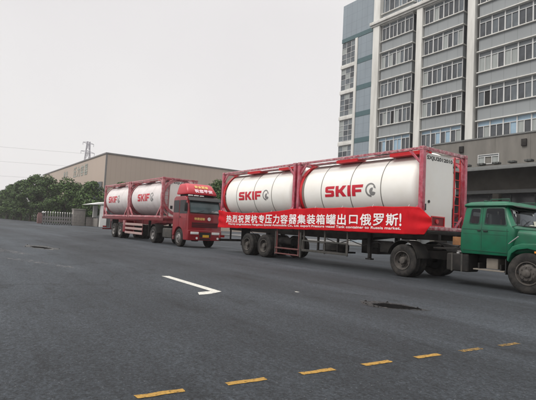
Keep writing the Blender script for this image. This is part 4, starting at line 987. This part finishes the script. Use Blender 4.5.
# podium with its canopy
PY = 39.6
pod = MB().box(bx(-27.3), bx(-2), by(PY), by(42.61), 5.62, 10.42)
pd = part('podium', pod, 'tan', ob)
part('podium_coping', MB().box(bx(-27.4), bx(-2), by(PY - .08), by(42.0), 10.421, 10.54), 'fascia', pd)
part('podium_return', MB().box(bx(-27.3), bx(-26.9), by(PY + .02), by(42.6), 0, 5.619), 'brown', pd)
window_unit(-22.55, -20.6, 8.05, 8.95, PY - .03, (2, 1, 2), .2, 4, 3)
vt = MB()
for a in (-24.4, -18.7): vt.box(bx(a), bx(a) + .42, by(PY - .16), by(PY - .001), 9.35, 9.95)
part('vent_box', vt, 'deck', pd, bevel=.02)
cn = MB().prism([(by(PY - .003), 7.90), (by(36.6), 7.30), (by(36.6), 7.22), (by(PY - .003), 7.62)], bx(-28.2), bx(-2), 'x')
cpy = part('canopy', cn, 'tiles', ob)
part('canopy_fascia', MB().box(bx(-28.3), bx(-2), by(36.45), by(36.596), 7.05, 7.34), 'fascia', cpy, bevel=.01)
cbk = MB()
for k in range(20): cbk.box(bx(-27.8 + k * 1.3), bx(-27.8 + k * 1.3) + .55, by(37.2), by(37.75), 7.62, 7.80)
part('canopy_block', cbk, 'tiles', cpy, bevel=.05)
part('canopy_wall', MB().box(bx(-27.3), bx(-2), by(PY - .02), by(PY - .002), 5.62, 7.60), 'brown', pd)
part('lintel', MB().box(bx(-27.6), bx(-2), by(PY - .35), by(PY - .021), 5.36, 5.66), 'fascia', pd, bevel=.01)
cw_ = MB()
for a in (-27.2, -21.0, -14.8, -8.6): cw_.box(bx(a), bx(a) + .55, by(PY - .30), by(PY + .25), 0, 5.359)
part('column', cw_, 'brown', pd, bevel=.02)
eg = MB().box(bx(-26.8), bx(-2), by(41.6), by(41.7), 0.1, 5.5)
part('entrance_glass', eg, 'dim', pd)
ef = MB()
for k in range(12): ef.box(bx(-26.7 + k * 2.05), bx(-26.7 + k * 2.05) + .08, by(41.54), by(41.598), .1, 5.4)
ef.box(bx(-26.8), bx(-2), by(41.545), by(41.597), 2.55, 2.68)
part('entrance_frame', ef, 'recess', pd)

# ------------------------------------------------------------------ warehouse
SX, SY, SH = -99.5, 28.23, 15.5
wh = thing('warehouse', 'long tan metal clad warehouse behind the red lorry and the trees', 'warehouse', (SX, SY, 0))
sh_ = MB().box(-73, 0, 0, 50, 0, SH)
part('wall', sh_, 'shed', wh)
part('roof_edge', MB().box(-73.2, .15, -.15, 50.2, SH - .05, SH + .28), 'shed_trim', wh, bevel=.03)
part('corner_trim', MB().box(-.25, .06, -.06, .25, 0, SH - .06), 'shed_trim', wh)
part('drainpipe', MB().cyl((-1.5, -.16, 0), (-1.5, -.16, SH - 6), .22, 10), 'fascia', wh)
part('dark_wall_panel', MB().box(-9.3, -2.6, -.10, -.001, 0, 9.6), 'dark_panel', wh)  # flat dark grey ribbed panel laid on the wall near the corner
tw = MB()
for s_, xa, xb_, za, zb in (('杭专', -40.5, -35.0, 12.1, 14.4), ('压力容器', -28.6, -13.8, 12.0, 14.6)):
    cwid = (xb_ - xa) / len(s_)
    for i, ch in enumerate(s_):
        vs, fs = text2d(ch, 1); vs = fit(vs, xa + cwid * i, xa + cwid * (i + .78), za, zb); join(tw, thick(vs, fs, .05, .002, lambda x, z, d: (x, -.05 - d, z)))
part('wall_lettering', tw, 'shed_text', wh, smooth=0)

# ------------------------------------------------------------------ gatehouse, gate, pylon, lines
gh = thing('gate_canopy', 'small white flat roofed canopy on white pillars at the tail of the red lorry', 'canopy', (-84, 24.2, 0))
part('low_wall', MB().box(-4.4, -.5, -1.0, -.75, 0, 1.5), 'stone', gh, bevel=.02)
part('roof', MB().prism([(-2.6, 3.95), (-2.2, 3.88), (3.2, 4.35), (3.2, 4.62), (.2, 4.55)], -5.6, .6, 'x'), 'white', gh, bevel=.02)
part('pillar', MB().box(-.29, .35, -.75, .35, 0, 3.88), 'white', gh, bevel=.02); part('pillar', MB().box(-4.9, -4.4, -.75, .0, 0, 3.88), 'white', gh, bevel=.02)
part('booth', MB().box(-4.4, -.4, 1.2, 3.0, 0, 3.9), 'recess', gh); part('window', MB().box(-.39, -.37, 1.4, 2.8, 1.2, 2.6), 'dim', gh)
gp = tag(obj('gate_pillar', MB().box(-.7, .7, 0, 2.05, 0, 2.85).box(-.8, .8, -.06, 2.11, 2.851, 3.05).mesh('gate_pillar', 'stone', bevel=.03), None, (-88, 19.75, 0)), 'broad grey stone gate pillar at the right end of the folding gate', 'gate pillar')
lw = tag(obj('low_wall', MB().box(-.2, .2, 0, 1.7, 0, 1.55).box(-.28, .28, -.02, 1.72, 1.551, 1.66).mesh('low_wall', 'stone', bevel=.02), None, (-87.6, 22.0, 0)), 'low grey wall between the stone gate pillar and the white canopy', 'wall')
sg = thing('folding_gate', 'low folding metal gate with white capped posts across the far entrance', 'gate', (-88, 14.0, 0))
part('drive_unit', MB().box(-.35, .35, 0, .72, .12, 1.72).box(-.25, .25, .1, .62, 1.721, 2.0), 'brickred', sg, bevel=.04)
part('lamp_box', MB().box(-.18, .18, .66, 1.16, 1.98, 2.20), 'lamp', sg, bevel=.05)
for k in range(13):
    y = .82 + k * .40
    pp = part('post', MB().box(-.22, -.16, y, y + .07, .08, 2.02).box(.16, .22, y, y + .07, .08, 2.02).box(-.16, .16, y + .01, y + .06, 1.9, 1.97), 'alu', sg)
    part('post_cap', MB().lathe([(.001, .16), (.06, .145), (.095, .07), (.095, 0), (.05, -.03)], (0, y + .035, 2.14), 'z', 10).cyl((0, y + .035, 1.97), (0, y + .035, 2.12), .04, 8), 'white', pp)
    part('castor', MB().cyl((-.25, y + .035, .08), (-.18, y + .035, .08), .08, 10).cyl((.18, y + .035, .08), (.25, y + .035, .08), .08, 10), 'rubber', pp)
xb_ = MB()
for k in range(12):
    y = .855 + k * .40
    for xx in (-.19, .19):
        for z0, z1 in ((.35, .95), (.95, 1.55)):
            xb_.beam((xx - .03, y, z0), (xx - .03, y + .40, z1), .03, .045); xb_.beam((xx + .03, y, z1), (xx + .03, y + .40, z0), .03, .045)
part('lattice', xb_, 'alu', sg)

def pylon(px, py, h, label):
    t = thing('pylon', label, 'pylon', (px, py, 0), 'pylons of the power line')
    b = MB(); lv = 9
    hw = lambda z: 4.2 * (1 - z / h) ** 1.25 + .75
    for i in range(lv):
        z0, z1 = h * i / lv, h * (i + 1) / lv; a, c = hw(z0), hw(z1)
        for sx, sy in ((1, 1), (1, -1), (-1, 1), (-1, -1)):
            b.beam((sx * a, sy * a, z0), (sx * c, sy * c, z1), .32, .32)
        for s_ in (1, -1):
            b.beam((s_ * a, -a, z0), (s_ * c, c, z1), .18, .18); b.beam((s_ * a, a, z0), (s_ * c, -c, z1), .18, .18)
            b.beam((-a, s_ * a, z0), (c, s_ * c, z1), .18, .18); b.beam((a, s_ * a, z0), (-c, s_ * c, z1), .18, .18)
    part('tower', b, 'pylon', t, smooth=0)
    for z, l_ in ((h - 1.0, 4.0), (h - 6.5, 5.0)):
        ar = MB()
        for s_ in (1, -1):
            ar.beam((s_ * .7, 0, z + .8), (s_ * l_ * AD.x, s_ * l_ * AD.y, z), .22, .22); ar.beam((s_ * .7, 0, z - .6), (s_ * l_ * AD.x, s_ * l_ * AD.y, z), .22, .22)
            ar.cyl((s_ * l_ * AD.x, s_ * l_ * AD.y, z), (s_ * l_ * AD.x, s_ * l_ * AD.y, z - 1.6), .14, 6)
        part('cross_arm', ar, 'pylon', t, smooth=0)
    return t
# direction of the ray through pixel (88, 150), in the grid frame, scaled to 300 m
ray = to_grid(fw * F_PX + r2 * (88 - 268) + u2 * (200 - 150)); k_ = 300 / math.hypot(ray.x, ray.y)
P1 = Vector((ray.x * k_, ray.y * k_, 0)); HP = CAM_H + to_grid(fw * F_PX + r2 * (88 - 268) + u2 * (200 - 141.5)).z * k_
ld_ = Vector((-ray.y, ray.x, 0)).normalized()
if to_grid(rt).dot(ld_) > 0: ld_ = -ld_
PD = Vector((-ld_.y, ld_.x, 0)); AD = (PD + ld_ * 1.2).normalized()
pylon(P1.x, P1.y, HP, 'grey lattice power pylon rising above the warehouse roof')
P2 = P1 + ld_ * 330
for zz, ww, lb in ((HP - 9.0, 3.0, 'topmost faint power line across the sky on the left'), (HP - 16.5, -4.6, 'middle faint power line across the sky on the left'), (HP - 25.5, 2.0, 'lowest faint power line, just above the trees on the left')):
    pts = []
    for k in range(25):
        t = k / 24; p = P1 + ld_ * (330 * t) + PD * ww; pts.append((p.x - P1.x, p.y - P1.y, zz + 1.0 - 7 * 4 * t * (1 - t) * .3))
    tag(obj('power_line', MB().tube(pts, .045, 5).mesh('power_line', 'wire'), None, (P1.x, P1.y, 0)), lb, 'power line', 'power lines in the sky')

# ------------------------------------------------------------------ trees
def tree(x, y, h, r, seed, label, lm='leaf', group='trees in front of the warehouse', n=8500, leaf=.25):
    rn = random.Random(seed)
    t = thing('broadleaf_tree', label, 'tree', (x, y, 0), group)
    tb = MB(); th = h * .30
    tb.tube([(0, 0, -.05), (.05, .03, th * .5), (0, .08, th), (.1, 0, h * .55), (.05, .1, h * .8)], [.24, .19, .16, .10, .04], 10)
    cl_ = []
    nc = 34
    for k in range(nc):
        a = rn.uniform(0, 6.283); u = rn.uniform(-.92, .95); q = math.sqrt(1 - u * u); rad = rn.uniform(.55, .92)
        shape = 1.0 if u < .1 else (1 - .35 * u)
        cl_.append(Vector((math.cos(a) * q * r * rad * shape, math.sin(a) * q * r * rad * shape, h * .50 + u * h * .49 * rad)))
    cl_.append(Vector((0, 0, h * .86)))
    for c in cl_[:12]: tb.tube([(0, 0, th), tuple(c * .45 + Vector((0, 0, th * .6))), tuple(c)], [.09, .06, .02], 6)
    part('trunk', tb, 'bark', t)
    cr_ = MB()
    per = n // len(cl_)
    for c in cl_:
        cs = r * rn.uniform(.24, .46)
        for k in range(per):
            d = Vector((rn.gauss(0, 1), rn.gauss(0, 1), rn.gauss(0, 1))).normalized() * cs * rn.uniform(.45, 1.05) ** .6
            p = c + Vector((d.x, d.y, d.z * .72))
            nrm = (d.normalized() + Vector((rn.gauss(0, .5), rn.gauss(0, .5), rn.gauss(.3, .5)))).normalized()
            a = nrm.orthogonal().normalized(); a = Matrix.Rotation(rn.uniform(0, 6.28), 3, nrm) @ a; b = nrm.cross(a)
            s_ = leaf * rn.uniform(.6, 1.2)
            cr_.add([p + a * s_, p + b * s_ * .62 + nrm * s_ * .12, p - a * s_, p - b * s_ * .62 - nrm * s_ * .1], [(0, 1, 2, 3)])
    part('crown', cr_, lm, t, smooth=0, keep_normals=True)
    return t
TREES = [(-97, 25.4, 9.7, 3.6, 'leaf', 'round tree just right of the gate pillar, in front of the warehouse corner'),
         (-108.5, 22.7, 10.8, 4.0, 'leaf', 'broad tree standing directly behind the folding gate'),
         (-119, 20.4, 12.1, 3.7, 'leaf2', 'tallest tree, behind the left half of the folding gate'),
         (-127, 18.6, 12.2, 3.6, 'leaf', 'tall tree just left of the folding gate'),
         (-138, 18.0, 11.9, 3.8, 'leaf2', 'second tree left of the folding gate, where the row starts to fall away'),
         (-150, 17.6, 11.0, 3.9, 'leaf', 'third tree left of the folding gate'),
         (-163, 17.2, 9.7, 4.0, 'leaf', 'fourth tree left of the folding gate, near the left edge of the photo'),
         (-178, 16.6, 9.7, 4.2, 'leaf2', 'fifth tree left of the folding gate, at the left edge of the photo'),
         (-196, 16.2, 10.2, 4.5, 'leaf', 'far low tree at the left edge, behind the nearer row'),
         (-216, 16.0, 10.5, 4.6, 'leaf', 'last far tree visible at the end of the row on the left'),
         (-113, 26.0, 9.5, 4.0, 'leaf2', 'darker tree close against the warehouse wall behind the row')]
TREES += [(-242, 15.2, 10.5, 5.0, 'leaf2', 'hazy tree on the horizon at the left edge of the photo'), (-275, 13.6, 11.0, 5.5, 'leaf', 'farthest hazy tree at the left edge, last on the horizon')]
hdg = MB(); rn = random.Random(5)
for k in range(40000):
    t_ = rn.random(); x = -101 - 140 * t_; yc = lerp([(-241, 17.4), (-178, 18.4), (-150, 19.4), (-119, 22.4), (-101, 25.6)], x)
    th_ = rn.uniform(-.3, 3.44); rr_ = rn.uniform(.75, 1.05); hh_ = 3.3 + .5 * math.sin(x * .9) + .4 * math.sin(x * 2.3 + 1)
    p = Vector((x + rn.gauss(0, .15), yc + math.cos(th_) * 1.2 * rr_, max(.05, math.sin(th_) * hh_ * rr_)))
    nrm = Vector((rn.gauss(0, .6), math.cos(th_) + rn.gauss(0, .5), math.sin(th_) + rn.gauss(0, .5))).normalized(); a = nrm.orthogonal().normalized(); a = Matrix.Rotation(rn.uniform(0, 6.28), 3, nrm) @ a; b = nrm.cross(a)
    s_ = rn.uniform(.12, .22); hdg.add([p + a * s_ - Vector((-101, 22, 0)), p + b * s_ * .62 - Vector((-101, 22, 0)), p - a * s_ - Vector((-101, 22, 0)), p - b * s_ * .62 - Vector((-101, 22, 0))], [(0, 1, 2, 3)])
tag(obj('hedge', hdg.mesh('hedge', 'leaf2', smooth=0, keep_normals=True), None, (-101, 22, 0)), 'low dark hedge running under the row of trees beyond the gate', 'hedge')
for i, (x, y, h, r, lm, lb) in enumerate(TREES): tree(x, y, h, r, 100 + i, lb, lm)
tree(-92, 29.6, 9.9, 2.2, 301, 'tree whose top shows above the rear tank of the red lorry', 'leaf2', group=None, n=5000)
tree(-60, 33.6, 8.9, 2.0, 302, 'tree showing between the red lorry cab and the nearest trailer', 'leaf', group=None, n=6000, leaf=.14)

# ------------------------------------------------------------------ hazy air
hm = bpy.data.materials.new('haze'); hm.use_nodes = True; hn = hm.node_tree.nodes; hn.remove(hn['Principled BSDF'])
pvn = hn.new('ShaderNodeVolumePrincipled'); pvn.inputs['Color'].default_value = (0.90, 0.88, 0.90, 1); pvn.inputs['Density'].default_value = 0.00042
pvn.inputs['Anisotropy'].default_value = 0.2
hm.node_tree.links.new(pvn.outputs['Volume'], hn['Material Output'].inputs['Volume'])
hb = MB().box(-G - 5, G + 5, -G - 5, G + 5, -1.0, 75.0).mesh('haze', 'white', smooth=0); hb.materials[0] = hm
tag(obj('haze', hb), kind='stuff')
